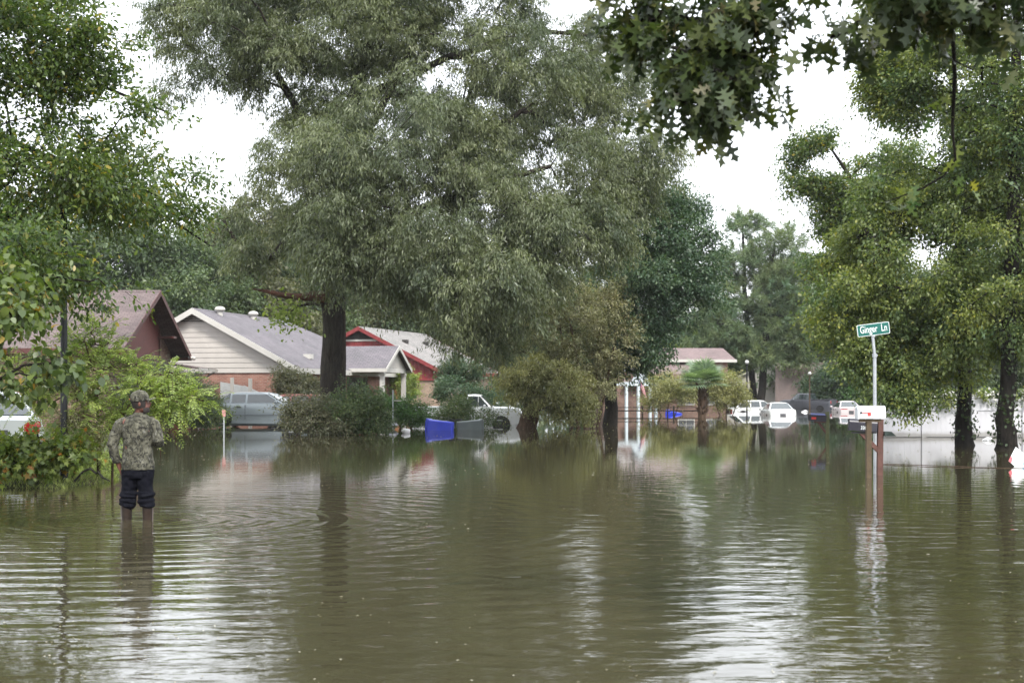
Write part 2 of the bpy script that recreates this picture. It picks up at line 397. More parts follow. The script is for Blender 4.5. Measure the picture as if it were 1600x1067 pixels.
# ------------------------------------------------------------------ ground, water
LX, LY = P(215, 812, WY(812)).x, WY(812)          # where the man stands (-4.15, 15.8)
def bankx(y):       # right edge of the grass verge as a function of distance
    return np.interp(y, [0, 20, 23, 34, 45, 62, 90], [-14, -5.7, -6.0, -8.6, -11.5, -15.0, -18])
def gz(x, y):
    z = -0.34 + 0.03 * np.sin(x * 0.31) * np.cos(y * 0.23)
    e = bankx(y) + 0.25 * np.sin(y * 1.7) - x; f = y - 20.4 - 0.12 * np.sin(x * 2.3)
    k = np.clip(np.minimum(e, f) / 0.9, 0, 1); k = k * k * (3 - 2 * k)
    z = z * (1 - k) + k * (0.07 + 0.03 * np.sin(x * 1.1 + y))
    k2 = np.clip((np.hypot(x, (y - 60)) - 210) / 40, 0, 1); z = z * (1 - k2) + k2 * 0.15
    return z
def grid_axis(a, b, fine0, fine1, df, n):
    return np.unique(np.concatenate([np.linspace(a, fine0, n), np.arange(fine0, fine1, df), np.linspace(fine1, b, n)]))
gx = grid_axis(-850, 850, -16, 16, 0.35, 40); gy = grid_axis(-180, 1350, 2, 60, 0.35, 40)
GX, GY = np.meshgrid(gx, gy); V = np.stack([GX, GY, gz(GX, GY)], -1).reshape(-1, 3)
nx, ny = len(gx), len(gy); ii = (np.arange(ny - 1)[:, None] * nx + np.arange(nx - 1)[None, :]).ravel()
m, t, out = newmat('ground_soil'); p = t.nodes.new('ShaderNodeBsdfPrincipled'); v = coords(t)
t.links.new(ramp(t, noise(t, v, 1.1, 8, 0.7), [(0.35, (0.07, 0.055, 0.035)), (0.5, (0.07, 0.085, 0.035)), (0.7, (0.11, 0.12, 0.05))]), p.inputs['Base Color'])
p.inputs['Roughness'].default_value = 0.95; t.links.new(bump(t, noise(t, v, 30, 4), 0.8, 0.03), p.inputs['Normal']); t.links.new(p.outputs[0], out.inputs[0])
o = link('ground', npmesh('ground', V, [np.stack([ii, ii + 1, ii + nx + 1, ii + nx], 1)]), m, None, True); tag(o, kind='structure')

m, t, out = newmat('flood_water'); p = t.nodes.new('ShaderNodeBsdfPrincipled'); t.links.new(p.outputs[0], out.inputs[0])
ge = t.nodes.new('ShaderNodeNewGeometry'); sx = t.nodes.new('ShaderNodeSeparateXYZ'); t.links.new(ge.outputs['Position'], sx.inputs[0])
def mapped(s): 
    mp = t.nodes.new('ShaderNodeMapping'); mp.inputs['Scale'].default_value = s; t.links.new(ge.outputs['Position'], mp.inputs[0]); return mp.outputs[0]
X_, Y_ = sx.outputs[0], sx.outputs[1]
warp = math_(t, 'MULTIPLY', math_(t, 'SUBTRACT', noise(t, mapped((0.5, 0.5, 1)), 1.0, 3), 0.5), 2.2)
def rings(cx, cy, lam, amp, fall, warpk=1.0, start=0.0):
    dx = math_(t, 'SUBTRACT', X_, cx); dy = math_(t, 'SUBTRACT', Y_, cy)
    r = math_(t, 'SQRT', math_(t, 'ADD', math_(t, 'MULTIPLY', dx, dx), math_(t, 'MULTIPLY', dy, dy)))
    ph = math_(t, 'ADD', math_(t, 'MULTIPLY', r, 2 * math.pi / lam), math_(t, 'MULTIPLY', warp, 2.2 * warpk))
    a = math_(t, 'MULTIPLY', math_(t, 'POWER', 2.718, math_(t, 'MULTIPLY', r, -1.0 / fall)), amp)
    return math_(t, 'MULTIPLY', math_(t, 'SINE', ph), a)
def amask(scale, lo, hi):
    return ramp(t, noise(t, mapped(scale), 1.0, 3), [(lo, (0.12,) * 3), (hi, (1,) * 3)])
hs = [math_(t, 'MULTIPLY', rings(LX, LY, 0.43, 0.0052, 7.0), amask((0.25, 0.35, 1), 0.3, 0.6)),
      rings(LX + 0.1, LY - 0.1, 0.17, 0.0034, 2.2, 0.9),
      math_(t, 'MULTIPLY', rings(6.5, 21.0, 0.5, 0.0040, 12.0), amask((0.3, 0.3, 2), 0.35, 0.65)),
      math_(t, 'MULTIPLY', rings(2.6, 6.2, 0.30, 0.0030, 2.2, 1.6), amask((0.5, 0.5, 3), 0.35, 0.6)),
      math_(t, 'MULTIPLY', math_(t, 'SUBTRACT', noise(t, mapped((1.6, 4.6, 1)), 1.0, 3, 0.5, 0.4), 0.5), 0.010),
      math_(t, 'MULTIPLY', math_(t, 'SUBTRACT', noise(t, mapped((7, 16, 1)), 1.0, 2, 0.5, 0.3), 0.5), 0.0016)]
h = hs[0]
for q in hs[1:]: h = math_(t, 'ADD', h, q)
# the chop dies out with distance from the open street
fade = ramp(t, math_(t, 'MULTIPLY', Y_, 1 / 60.), [(0.0, (1, 1, 1)), (0.2, (0.8,) * 3), (0.3, (0.36,) * 3), (0.42, (0.13,) * 3), (0.7, (0.05,) * 3), (1.0, (0.025,) * 3)])
h = math_(t, 'MULTIPLY', h, fade)
t.links.new(bump(t, h, 1.0, 1.0), p.inputs['Normal'])
t.links.new(ramp(t, noise(t, mapped((0.3, 0.15, 1)), 1.0, 4), [(0.3, (0.038, 0.034, 0.018)), (0.7, (0.050, 0.043, 0.024))]), p.inputs['Base Color'])
p.inputs['Roughness'].default_value = 0.01; p.inputs['IOR'].default_value = 1.40
wm = bpy.data.meshes.new('water'); wm.from_pydata([(-840, -170, 0), (840, -170, 0), (840, 1340, 0), (-840, 1340, 0)], [], [(0, 1, 2, 3)])
o = link('water', wm, m); tag(o, kind='structure')

# ------------------------------------------------------------------ foliage materials
M['oak_leaf'] = leafmat('oak_leaf', [(0.082, 0.104, 0.056), (0.118, 0.142, 0.08), (0.18, 0.205, 0.13)], [(0.6, 0.68, 0.68), (1.3, 1.25, 1.05)], 0.3, 0.42)
M['left_leaf'] = leafmat('left_leaf', [(0.05, 0.085, 0.03), (0.085, 0.13, 0.035), (0.13, 0.17, 0.045), (0.3, 0.22, 0.03)], [(0.7, 0.8, 0.9), (1.2, 1.15, 0.9)], 0.38, 0.4)
M['dark_leaf'] = leafmat('dark_leaf', [(0.038, 0.078, 0.045), (0.062, 0.112, 0.064), (0.10, 0.15, 0.08)], [(0.7, 0.8, 0.85), (1.2, 1.15, 1.0)], 0.25, 0.42)
M['right_leaf'] = leafmat('right_leaf', [(0.085, 0.12, 0.05), (0.13, 0.17, 0.06), (0.20, 0.24, 0.085), (0.26, 0.26, 0.07)], [(0.6, 0.8, 1.0), (1.35, 1.2, 0.75)], 0.4, 0.45)
M['near_leaf'] = leafmat('near_leaf', [(0.032, 0.052, 0.022), (0.052, 0.076, 0.028), (0.09, 0.11, 0.035), (0.12, 0.10, 0.035)], [(0.65, 0.72, 0.8), (1.25, 1.2, 0.9)], 0.28, 0.4)
M['feather_leaf'] = leafmat('feather_leaf', [(0.17, 0.24, 0.07), (0.26, 0.34, 0.10), (0.38, 0.46, 0.16)], [(0.75, 0.8, 0.8), (1.15, 1.1, 0.9)], 0.42, 0.45)
M['myrtle_leaf'] = leafmat('myrtle_leaf', [(0.17, 0.18, 0.075), (0.25, 0.255, 0.11), (0.35, 0.34, 0.17)], [(0.75, 0.8, 0.8), (1.15, 1.1, 0.95)], 0.3, 0.5)
M['seed_leaf'] = leafmat('seed_leaf', [(0.17, 0.17, 0.10), (0.25, 0.25, 0.15), (0.35, 0.345, 0.22)], [(0.8, 0.88, 0.85), (1.12, 1.05, 0.95)], 0.3, 0.6)
M['bush_leaf'] = leafmat('bush_leaf', [(0.05, 0.085, 0.04), (0.085, 0.13, 0.055), (0.14, 0.18, 0.08)], [(0.65, 0.8, 0.8), (1.25, 1.15, 1.0)], 0.28, 0.45)
M['grey_bush_leaf'] = leafmat('grey_bush_leaf', [(0.075, 0.085, 0.05), (0.12, 0.13, 0.075), (0.19, 0.19, 0.12), (0.3, 0.28, 0.22)], [(0.8, 0.85, 0.85), (1.2, 1.1, 1.0)], 0.25, 0.5)
M['hedge_leaf'] = leafmat('hedge_leaf', [(0.03, 0.085, 0.018), (0.05, 0.13, 0.028), (0.08, 0.18, 0.04)], [(0.8, 0.85, 0.85), (1.2, 1.1, 1.0)], 0.3, 0.4)
M['pine_needle'] = leafmat('pine_needle', [(0.10, 0.145, 0.075), (0.14, 0.20, 0.10), (0.19, 0.25, 0.13)], [(0.7, 0.85, 0.95), (1.25, 1.1, 0.9)], 0.25, 0.5)
M['far_leaf'] = leafmat('far_leaf', [(0.06, 0.095, 0.05), (0.09, 0.135, 0.068), (0.13, 0.175, 0.09)], [(0.7, 0.8, 0.85), (1.25, 1.15, 0.95)], 0.3, 0.55)
M['far_olive'] = leafmat('far_olive', [(0.07, 0.08, 0.045), (0.10, 0.115, 0.06), (0.15, 0.155, 0.08)], [(0.75, 0.8, 0.85), (1.2, 1.1, 0.95)], 0.3, 0.55)
M['far_lime'] = leafmat('far_lime', [(0.13, 0.18, 0.05), (0.19, 0.25, 0.06), (0.27, 0.33, 0.09)], None, 0.4, 0.5)
M['bark'] = barkmat('bark', (0.022, 0.018, 0.015), (0.07, 0.055, 0.045))
M['bark_oak'] = barkmat('bark_oak', (0.014, 0.012, 0.010), (0.045, 0.037, 0.030))
M['bark_dark'] = barkmat('bark_dark', (0.007, 0.006, 0.005), (0.024, 0.020, 0.016))
M['ivy_leaf'] = leafmat('ivy_leaf', [(0.02, 0.04, 0.015), (0.035, 0.06, 0.02), (0.07, 0.10, 0.04)], None, .25, .35)
M['bark_brown'] = barkmat('bark_brown', (0.045, 0.028, 0.018), (0.12, 0.08, 0.055))
M['bark_pale'] = barkmat('bark_pale', (0.10, 0.085, 0.065), (0.22, 0.19, 0.15))

# ------------------------------------------------------------------ the trees
TY = 51.0
def tp(px, py, Y): return tuple(P(px, py, Y))
oak = tree('oak_tree', 'huge grey-green oak with hanging narrow leaves and a thick dark trunk behind the bushes', 'tree',
    [(P(517, 600, TY).x, TY, -0.35), tp(517, 640, TY), tp(517, 540, TY), tp(518, 440, TY), tp(524, 330, TY), tp(545, 180, TY), tp(590, 20, TY), tp(620, -120, TY)],
    [0.48, 0.39, 0.355, 0.37, 0.31, 0.25, 0.17, 0.1],
    [blob(560, 60, 51, 210, 170, 5.0), blob(390, 60, 50, 120, 95, 3.5), blob(290, 45, 49, 50, 50, 2.2), blob(500, 250, 48, 85, 100, 3), blob(640, 300, 46, 170, 190, 4.0),
     blob(780, 130, 50, 150, 170, 4.5), blob(820, 330, 47, 140, 150, 4), blob(755, 455, 44.5, 95, 70, 3), blob(660, 430, 44.5, 70, 35, 2), blob(560, 385, 46.5, 110, 50, 2.5), blob(890, 370, 48, 85, 50, 3),
     blob(940, 120, 52, 90, 110, 3), blob(960, 270, 50, 80, 70, 2.5), blob(640, -120, 51, 300, 130, 6), blob(465, 350, 50, 45, 40, 2), blob(1010, 240, 50, 55, 25, 1.2), blob(355, 350, 50, 34, 22, 1.2), blob(560, 250, 48, 60, 60, 2),
     blob(740, 515, 46, 60, 32, 2), blob(280, 150, 49, 45, 18, 1.2), blob(395, 400, 49, 35, 10, .8)],
    M['oak_leaf'], M['bark_oak'], nb=680, sprays=22, leaves=44, bough_r=0.72, spray_l=0.70, L=0.16, W=0.036, droop=.9, seed=3, spread=0.14, flat=.75,
    limbs=[([tp(521, 400, TY), tp(470, 350, 50), tp(430, 400, 50), tp(390, 415, 50), tp(350, 345, 50)], [0.22, 0.17, 0.14, 0.11, 0.05]),
           ([tp(521, 400, TY), tp(600, 350, 49), tp(720, 300, 47), tp(860, 260, 47)], [0.25, 0.18, 0.13, 0.07]),
           ([tp(530, 300, TY), tp(470, 180, 51), tp(400, 60, 51), tp(340, -10, 50)], [0.2, 0.14, 0.1, 0.05]),
           ([tp(530, 280, TY), tp(590, 180, 50), tp(640, 80, 50), tp(700, -60, 50)], [0.19, 0.14, 0.1, 0.05]),
           ([tp(600, 350, 49), tp(690, 400, 45), tp(720, 480, 44)], [0.13, 0.1, 0.05]),
           ([tp(550, 160, TY), tp(700, 90, 51), tp(860, 50, 52), tp(960, 60, 52)], [0.17, 0.12, 0.08, 0.05])], zmin=1.6)
# the stubby lower limb, bare and reddish where the bark is stripped
b = MB(); o0 = oak.location
pts = [tp(512, 466, TY), tp(492, 463, TY - .3), tp(470, 464, TY - .6), tp(445, 462, TY - .9), tp(420, 456, TY - 1.1), tp(393, 451, TY - 1.3)]
b.tube([Vector(p) - o0 for p in pts], [0.27, 0.2, 0.13, 0.1, 0.075, 0.03], 9)
x = b.build('broken_limb', mat('stripped_wood', (0.10, 0.045, 0.03), 0.8, var=0.5, vs=3, bmp=0.6), oak, True); tag(x, 'bare reddish limb with stripped bark')
b = MB(); b.tube([Vector(tp(515, 478, TY)) - o0, Vector(tp(490, 474, TY - .5)) - o0, Vector(tp(465, 478, TY - .8)) - o0, Vector(tp(445, 495, TY - .9)) - o0], [0.1, 0.06, 0.04, 0.02], 7)
b.tube([Vector(tp(531, 640, TY)) - o0, Vector(tp(533, 560, TY)) - o0 + Vector((0, .15, 0)), Vector(tp(532, 480, TY)) - o0 + Vector((0, .2, 0)), Vector(tp(540, 400, TY)) - o0], [0.2, 0.17, 0.16, 0.12], 9)
b.build('side_stem', M['bark'], oak, True)
rngl = np.random.default_rng(5); n = 420
c = np.array(tp(448, 492, TY - .9)) - np.array(o0); A = c + rngl.normal(size=(n, 3)) * [0.42, 0.3, 0.33]
x = link('low_leaves', leaf_mesh('low_leaves', A, rngl.normal(size=(n, 3)) + [0, 0, -.6], rngl.normal(size=(n, 3)) + [0, 0, 1], rngl.uniform(.1, .2, n), rngl.uniform(.06, .11, n), OVAL, rngl.random(n), rngl.random(n)), M['far_lime'], oak)
tag(x, 'yellow-green sprig of leaves on the low limb')

tree('street_tree', 'leafy bright green tree arching in from the left edge over the verge', 'tree',
    [(-13.5, 23.5, -0.1), (-13.3, 23.4, 2.5), (-12.9, 23.2, 5.0), (-12.3, 23.0, 8.0)], [0.26, 0.22, 0.19, 0.12],
    [blob(40, 60, 21, 130, 110, 1.6), blob(150, 195, 22, 105, 78, 1.4), blob(60, 300, 21, 140, 110, 1.5), blob(190, 295, 22, 100, 42, 1.1), blob(250, 165, 22.5, 40, 12, .4),
     blob(280, 265, 23, 70, 14, .5), blob(120, 100, 22, 60, 60, 1), blob(-150, 200, 22, 160, 260, 2.2), blob(40, 430, 19.5, 110, 75, 1.1), blob(120, 440, 19.5, 60, 35, .7), blob(250, 340, 23.5, 60, 25, .7), blob(-100, -60, 22, 260, 100, 2)],
    M['left_leaf'], M['bark_dark'], nb=240, sprays=16, leaves=22, bough_r=0.42, spray_l=0.42, L=0.088, W=0.038, tmpl=OVAL, droop=0.3, seed=8, spread=0.2,
    limbs=[([(-13.1, 23.3, 4.0), tp(-60, 180, 22), tp(60, 240, 22), tp(200, 300, 23), tp(330, 385, 24)], [0.1, 0.06, 0.045, 0.03, 0.015]),
           ([(-12.9, 23.2, 5.0), tp(-40, 100, 22), tp(120, 120, 22), tp(260, 175, 22.5)], [0.09, 0.055, 0.035, 0.015]),
           ([(-13.3, 23.4, 2.5), tp(-60, 430, 20), tp(40, 425, 19.5), tp(140, 440, 19.5)], [0.08, 0.05, 0.03, 0.012])], zmin=0.6, twig_r=0.004, rt=0.12)
tree('maple_tree', 'young maple with large leaves hanging at the left edge in front of the white car', 'tree',
    [(-7.6, 15.5, -0.35), (-7.5, 15.4, 1.2), (-7.3, 15.3, 2.6), (-7.0, 15.2, 3.6)], [0.10, 0.09, 0.07, 0.04],
    [blob(0, 500, 14.5, 60, 45, .45), blob(60, 580, 14.5, 55, 22, .35), blob(0, 590, 14.3, 50, 25, .3), blob(-70, 470, 15, 80, 110, .6), blob(30, 450, 15, 50, 25, .4), blob(125, 590, 14.6, 25, 10, .15)],
    leafmat('maple_leaf', [(0.05, 0.08, 0.03), (0.08, 0.12, 0.035), (0.13, 0.17, 0.05), (0.28, 0.17, 0.03)], [(0.75, 0.8, 0.85), (1.2, 1.15, 0.9)], 0.35, 0.4), M['bark_dark'],
    nb=34, sprays=8, leaves=12, bough_r=0.22, spray_l=0.24, L=0.10, W=0.07, tmpl=OVAL, droop=0.7, seed=12, spread=0.3, zmin=0.5, twig_r=0.003, curl=0.25, rt=0.06)
tree('sapling', 'low sweetgum shoots with broad yellow-green leaves at the foot of the verge', 'shrub',
    [(P(60, 700, 21.5).x, 21.3, -0.05), (P(60, 700, 21.5).x + .05, 21.3, 0.4), (P(66, 700, 21.5).x, 21.3, 0.8)], [0.03, 0.022, 0.015],
    [blob(50, 708, 21.2, 65, 22, .4), blob(0, 705, 21.2, 60, 24, .4), blob(105, 708, 21.2, 28, 26, .3), blob(20, 724, 21, 70, 12, .3)],
    leafmat('sapling_leaf', [(0.07, 0.11, 0.03), (0.11, 0.16, 0.035), (0.18, 0.22, 0.045), (0.32, 0.12, 0.02)], [(0.75, 0.8, 0.85), (1.2, 1.15, 0.9)], 0.38, 0.4), M['bark_dark'],
    nb=60, sprays=8, leaves=8, bough_r=0.16, spray_l=0.2, L=0.115, W=0.11, tmpl=STAR, droop=0.35, seed=13, spread=0.3, zmin=0.1, twig_r=0.003, rt=0.02, curl=0.2)
tree('feathery_shrub', 'tall pale yellow-green shrub with feathery leaves beside the man', 'shrub',
    [(P(150, 700, 22.5).x, 22.6, -0.05), (P(152, 700, 22.5).x, 22.6, 0.7), (P(148, 700, 22.5).x, 22.6, 1.3), (P(155, 600, 22.5).x, 22.6, 1.9)], [0.035, 0.03, 0.025, 0.012],
    [blob(150, 580, 22.5, 85, 48, .8), blob(180, 640, 22.3, 70, 50, .7), blob(110, 620, 22.5, 60, 60, .7), blob(240, 602, 22.3, 52, 27, .6), blob(285, 618, 22.2, 40, 20, .4), blob(260, 640, 22.2, 30, 35, .4), blob(150, 530, 22.6, 45, 25, .4), blob(150, 690, 22.4, 50, 35, .5), blob(60, 590, 22.8, 60, 40, .6)],
    M['feather_leaf'], M['bark_brown'], kind='pinnate', nb=100, sprays=14, leaves=18, bough_r=0.3, spray_l=0.36, L=0.066, W=0.026, tmpl=RHOMB, droop=0.6, seed=21, zmin=0.15, twig_r=0.003, rt=0.03,
    extra_trunks=[([(P(175, 700, 22.5).x, 22.5, -0.05), (P(180, 660, 22.5).x, 22.4, 0.8), (P(230, 600, 22.5).x, 22.3, 1.6)], [0.022, 0.018, 0.01])])
tree('seed_shrub', 'dry brown twiggy shrub in the middle of the feathery one', 'shrub', [(P(115, 700, 22).x, 21.95, -0.05), (P(117, 660, 22).x, 21.95, 0.5), (P(120, 620, 22).x, 21.95, 1.2)], [0.025, 0.02, 0.01],
    [blob(122, 605, 22, 18, 30, .25), blob(135, 690, 22, 30, 38, .3), blob(110, 660, 22, 26, 40, .3)], M['seed_leaf'], M['bark_brown'], nb=28, sprays=14, leaves=14, bough_r=0.15, spray_l=0.2, L=0.035, W=0.02, seed=22, droop=0.2, zmin=0.1, twig_r=0.003, rt=0.015)
# bushes and hedges standing in the water by the houses
def bush(name, label, blobs, lm, seed, nb=40, sprays=16, leaves=24, L=0.09, W=0.04, bough=0.45, spray=0.4, kind='leafy', droop=0.2, cat='shrub', group=None, tmpl=RHOMB, bark='bark_brown', zmin=0.03):
    x = sum(b_[0] for b_ in blobs) / len(blobs); y = sum(b_[1] for b_ in blobs) / len(blobs); top = max(b_[2] for b_ in blobs)
    ex = [([(x + s * 0.25, y, -0.35), (x + s * 0.5, y + .05, 0.2), (x + s * 0.9, y, top * 0.8)], [0.04, 0.035, 0.015]) for s in (-1, 1)]
    return tree(name, label, cat, [(x, y, -0.35), (x, y, 0.15), (x + .05, y, top * 0.8)], [0.05, 0.04, 0.015], blobs, lm, M[bark], nb=nb, sprays=sprays, leaves=leaves,
                bough_r=bough, spray_l=spray, L=L, W=W, seed=seed, droop=droop, zmin=zmin, extra_trunks=ex, rt=0.03, twig_r=0.005, kind=kind, group=group, flat=0.8, tmpl=tmpl)
bush('bush', 'grey-green bush with pale flowers in the flood in front of the silver car', [blob(482, 650, 48.5, 34, 25, .9), blob(468, 645, 48.5, 16, 16, .6), blob(500, 665, 48.2, 40, 15, .7)], M['grey_bush_leaf'], 31, nb=46)
bush('bush', 'big rounded green bush standing in the flood in front of the oak trunk', [blob(560, 645, 49, 42, 28, 1.0), blob(520, 657, 48.6, 36, 23, .9), blob(585, 660, 48.8, 25, 20, .7), blob(560, 618, 49.3, 18, 14, .6)], M['bush_leaf'], 32, nb=70)
bush('hedge', 'clipped bright green hedge between the big bush and the white pickup', [blob(612, 642, 57, 20, 22, .9), blob(640, 645, 57.2, 20, 22, .9), blob(655, 650, 57, 12, 20, .7), blob(595, 632, 57.2, 14, 16, .7)], M['hedge_leaf'], 33, nb=60, L=0.07, W=0.035, bough=0.35, spray=0.3, cat='hedge')
bush('bush', 'loose green bush covering the side of the white pickup behind the bins', [blob(715, 650, 59, 28, 13, .7), blob(755, 660, 58.5, 30, 10, .6), blob(722, 636, 60, 14, 10, .5)], M['bush_leaf'], 34, nb=34)
bush('bush', 'dark shrub at the water edge left of the silver car', [blob(265, 640, 57, 38, 25, 1.2), blob(310, 636, 56.5, 34, 26, 1.0), blob(338, 650, 56, 13, 14, .6), blob(215, 630, 57, 34, 30, 1.1)], M['bush_leaf'], 35, nb=70)
bush('bush', 'blue-green shrub under the window of the dark red house', [blob(250, 600, 55, 30, 25, .8), blob(285, 610, 55, 25, 22, .7), blob(215, 610, 55, 25, 30, .7)], leafmat('blue_bush_leaf', [(0.06, 0.09, 0.055), (0.10, 0.13, 0.085), (0.16, 0.19, 0.13)], [(0.7, 0.8, 0.85), (1.2, 1.1, 1.0)], 0.25, 0.45), 36, nb=50)
bush('bush', 'grey-leaved foundation shrub under the porch of the white gabled house', [blob(475, 605, 66, 32, 15, 1.0), blob(450, 603, 66, 18, 14, .8), blob(440, 590, 66, 10, 20, .6)], M['grey_bush_leaf'], 37, nb=34, L=0.12, W=0.05)
bush('bush', 'upright dark shrub in front of the brick corner of the red house', [blob(722, 590, 80, 34, 30, 1.3), blob(755, 610, 78, 30, 24, 1.2), blob(698, 612, 78, 14, 16, .9)], M['dark_leaf'], 38, nb=50, L=0.13, W=0.06)
bush('bush', 'yellowish flowering shrub between the white porch and the red gable', [blob(628, 585, 84, 16, 22, .8), blob(635, 605, 84, 18, 18, .8)], M['far_lime'], 39, nb=26, L=0.12, W=0.06)
bush('bush', 'low yellow-green shrub on a row of thin stems left of the palm', [blob(1040, 608, 88, 36, 26, 1.3), blob(1020, 622, 88, 14, 12, .7), blob(1070, 612, 88, 22, 20, 1.0)], M['myrtle_leaf'], 40, nb=40, L=0.13, W=0.05, bough=0.5, spray=0.5)
bush('bush', 'rounded yellow-green shrub on thin stems right of the palm', [blob(1135, 612, 92, 30, 24, 1.3), blob(1115, 600, 92, 22, 20, 1.0), blob(1155, 618, 92, 14, 14, .7)], M['myrtle_leaf'], 41, nb=46, L=0.13, W=0.05, bough=0.5, spray=0.5)
bush('bush', 'dark round evergreen bush behind the black pickup', [blob(1300, 605, 142, 36, 28, 2.2), blob(1280, 615, 142, 16, 18, 1.4)], M['dark_leaf'], 42, nb=40, L=0.28, W=0.14, bough=1.0, spray=.9)
bush('bush', 'smaller bright green bush right of the dark evergreen', [blob(1342, 620, 139, 16, 18, 1.4)], M['hedge_leaf'], 43, nb=18, L=0.26, W=0.14, bough=.8, spray=.8)

bush('flowering_vine', 'vine with pale flowers trailing along the top of the white vinyl fence', [blob(q, 622, 46.0, 26, 6, .3) for q in range(1385, 1640, 36)], M['right_leaf'], 44, nb=60, sprays=12, leaves=16, L=0.1, W=0.07, bough=.22, spray=.3, cat='vine', zmin=.9, droop=.5)
vn = bpy.data.objects['flowering_vine']; rg_ = np.random.default_rng(3); n = 260; A = np.stack([rg_.uniform(P(1385, 0, 45.4).x, P(1640, 0, 45.4).x, n), rg_.normal(45.55, .1, n), rg_.normal(1.36, .08, n)], 1) - np.array(vn.location)
link('flowers', leaf_mesh('flowers', A, rg_.normal(size=(n, 3)), rg_.normal(size=(n, 3)) + [0, -1, .4], rg_.uniform(.05, .1, n), rg_.uniform(.05, .09, n), OVAL, rg_.random(n), rg_.random(n)), mat('petal', (.5, .5, .45), .7), vn)['kind'] = 'stuff'
# crape myrtles
tree('crape_myrtle', 'olive weeping crape myrtle with a leaning brown trunk in the flood right of the bins', 'tree',
    [(P(818, 668, 58).x, 58, -0.35), tp(822, 655, 58), tp(832, 620, 58), tp(840, 590, 58)], [0.36, 0.27, 0.2, 0.1],
    [blob(835, 585, 58, 48, 28, 1.4), blob(800, 610, 57.5, 26, 26, 1), blob(880, 600, 57.5, 38, 34, 1.2), blob(865, 632, 57.5, 40, 16, 1.0), blob(905, 636, 57.5, 16, 24, .8)],
    M['myrtle_leaf'], M['bark_brown'], nb=90, sprays=16, leaves=24, bough_r=0.32, spray_l=0.55, L=0.11, W=0.045, droop=1.1, spread=.15, seed=50, zmin=0.15, twig_r=0.005,
    extra_trunks=[([(P(825, 668, 58).x + .1, 58.1, -0.35), tp(838, 640, 58.1), tp(862, 600, 58)], [0.17, 0.13, 0.06])])
tree('crape_myrtle', 'tall brownish crape myrtle of many thin stems left of the black trunk', 'tree',
    [(P(915, 668, 60).x, 60, -0.35), tp(915, 640, 60), tp(905, 580, 60), tp(890, 500, 60)], [0.12, 0.09, 0.07, 0.04],
    [blob(900, 480, 60, 75, 40, 2), blob(860, 530, 60, 65, 45, 1.8), blob(940, 530, 60, 48, 50, 1.6), blob(780, 540, 60.5, 70, 40, 1.6), blob(910, 590, 60, 55, 36, 1.5), blob(960, 470, 60, 30, 25, 1)],
    M['seed_leaf'], M['bark_brown'], nb=150, sprays=15, leaves=22, bough_r=0.38, spray_l=0.65, L=0.12, W=0.045, droop=0.3, spread=.12, seed=51, zmin=0.5, twig_r=0.006,
    extra_trunks=[([(P(q, 668, 60).x, 60 + dy, -0.35), tp(q + s, 630, 60 + dy), tp(q + 2.6 * s, 560, 60 + dy), tp(q + 4 * s, 500, 60 + dy)], [0.09, 0.07, 0.05, 0.03]) for q, s, dy in ((925, 4, .2), (905, -8, -.2), (932, 9, .1), (898, -14, .3))])
tree('magnolia_tree', 'dark green broadleaf tree with a black trunk rising from the middle of the flood', 'tree',
    [(P(953, 668, 62).x - .1, 62, -0.35), tp(953, 640, 62), tp(957, 590, 62), tp(975, 540, 62), tp(1000, 450, 62), tp(1010, 350, 62)], [0.36, 0.29, 0.25, 0.2, 0.15, 0.08],
    [blob(1030, 420, 62, 85, 80, 3.0), blob(1060, 350, 62, 55, 50, 2.2), blob(1010, 310, 62.5, 55, 42, 2), blob(985, 520, 61.5, 60, 45, 1.8), blob(1085, 440, 62, 48, 55, 2), blob(980, 380, 63, 60, 80, 2.5), blob(1040, 500, 61.5, 50, 30, 1.6), blob(955, 560, 61.5, 40, 25, 1.2), blob(1005, 552, 61, 34, 16, 1)],
    M['dark_leaf'], M['bark_dark'], nb=170, sprays=18, leaves=34, bough_r=0.7, spray_l=0.65, L=0.15, W=0.07, droop=0.35, seed=55, zmin=1.5)
# pines
def pine(label, px, Y, base, pts, rad, blobs, seed, nb=60, sprays=17):
    return tree('pine_tree', label, 'tree', [(P(px, 640, Y).x, Y, -0.35)] + pts, rad, blobs, M['pine_needle'], M['bark_dark'], kind='needle', nb=nb, sprays=sprays, leaves=30,
                bough_r=1.2, spray_l=0.8, L=0.5, W=0.05, droop=0.05, seed=seed, zmin=3.5, twig_r=0.02, flat=0.45, group='pines in the flooded yard', rt=0.2, upbias=0.3)
pine('left pine of the pair, with the taller spiky top', 1176, 126, 0, [tp(1178, 630, 126), tp(1172, 560, 126), tp(1164, 450, 126), tp(1160, 340, 126)], [0.34, 0.3, 0.26, 0.2, 0.06],
     [blob(1158, 360, 126, 26, 34, 2), blob(1150, 420, 126, 48, 40, 3), blob(1140, 480, 126, 60, 35, 3), blob(1125, 530, 125, 70, 28, 3), blob(1100, 500, 125, 40, 35, 2), blob(1130, 560, 125, 40, 14, 2)], 61, 75)
pine('right pine of the pair, thick dark trunk leaning left at its foot', 1186, 124, 0, [tp(1188, 630, 124), tp(1194, 560, 124), tp(1203, 450, 124), tp(1210, 380, 124)], [0.42, 0.36, 0.3, 0.22, 0.08],
     [blob(1215, 395, 124, 48, 36, 3), blob(1235, 440, 124, 50, 40, 3), blob(1200, 470, 124, 46, 34, 3), blob(1240, 500, 124, 50, 34, 3), blob(1190, 560, 123, 30, 14, 1.6), blob(1230, 540, 124, 60, 22, 2.5)], 62, 90)
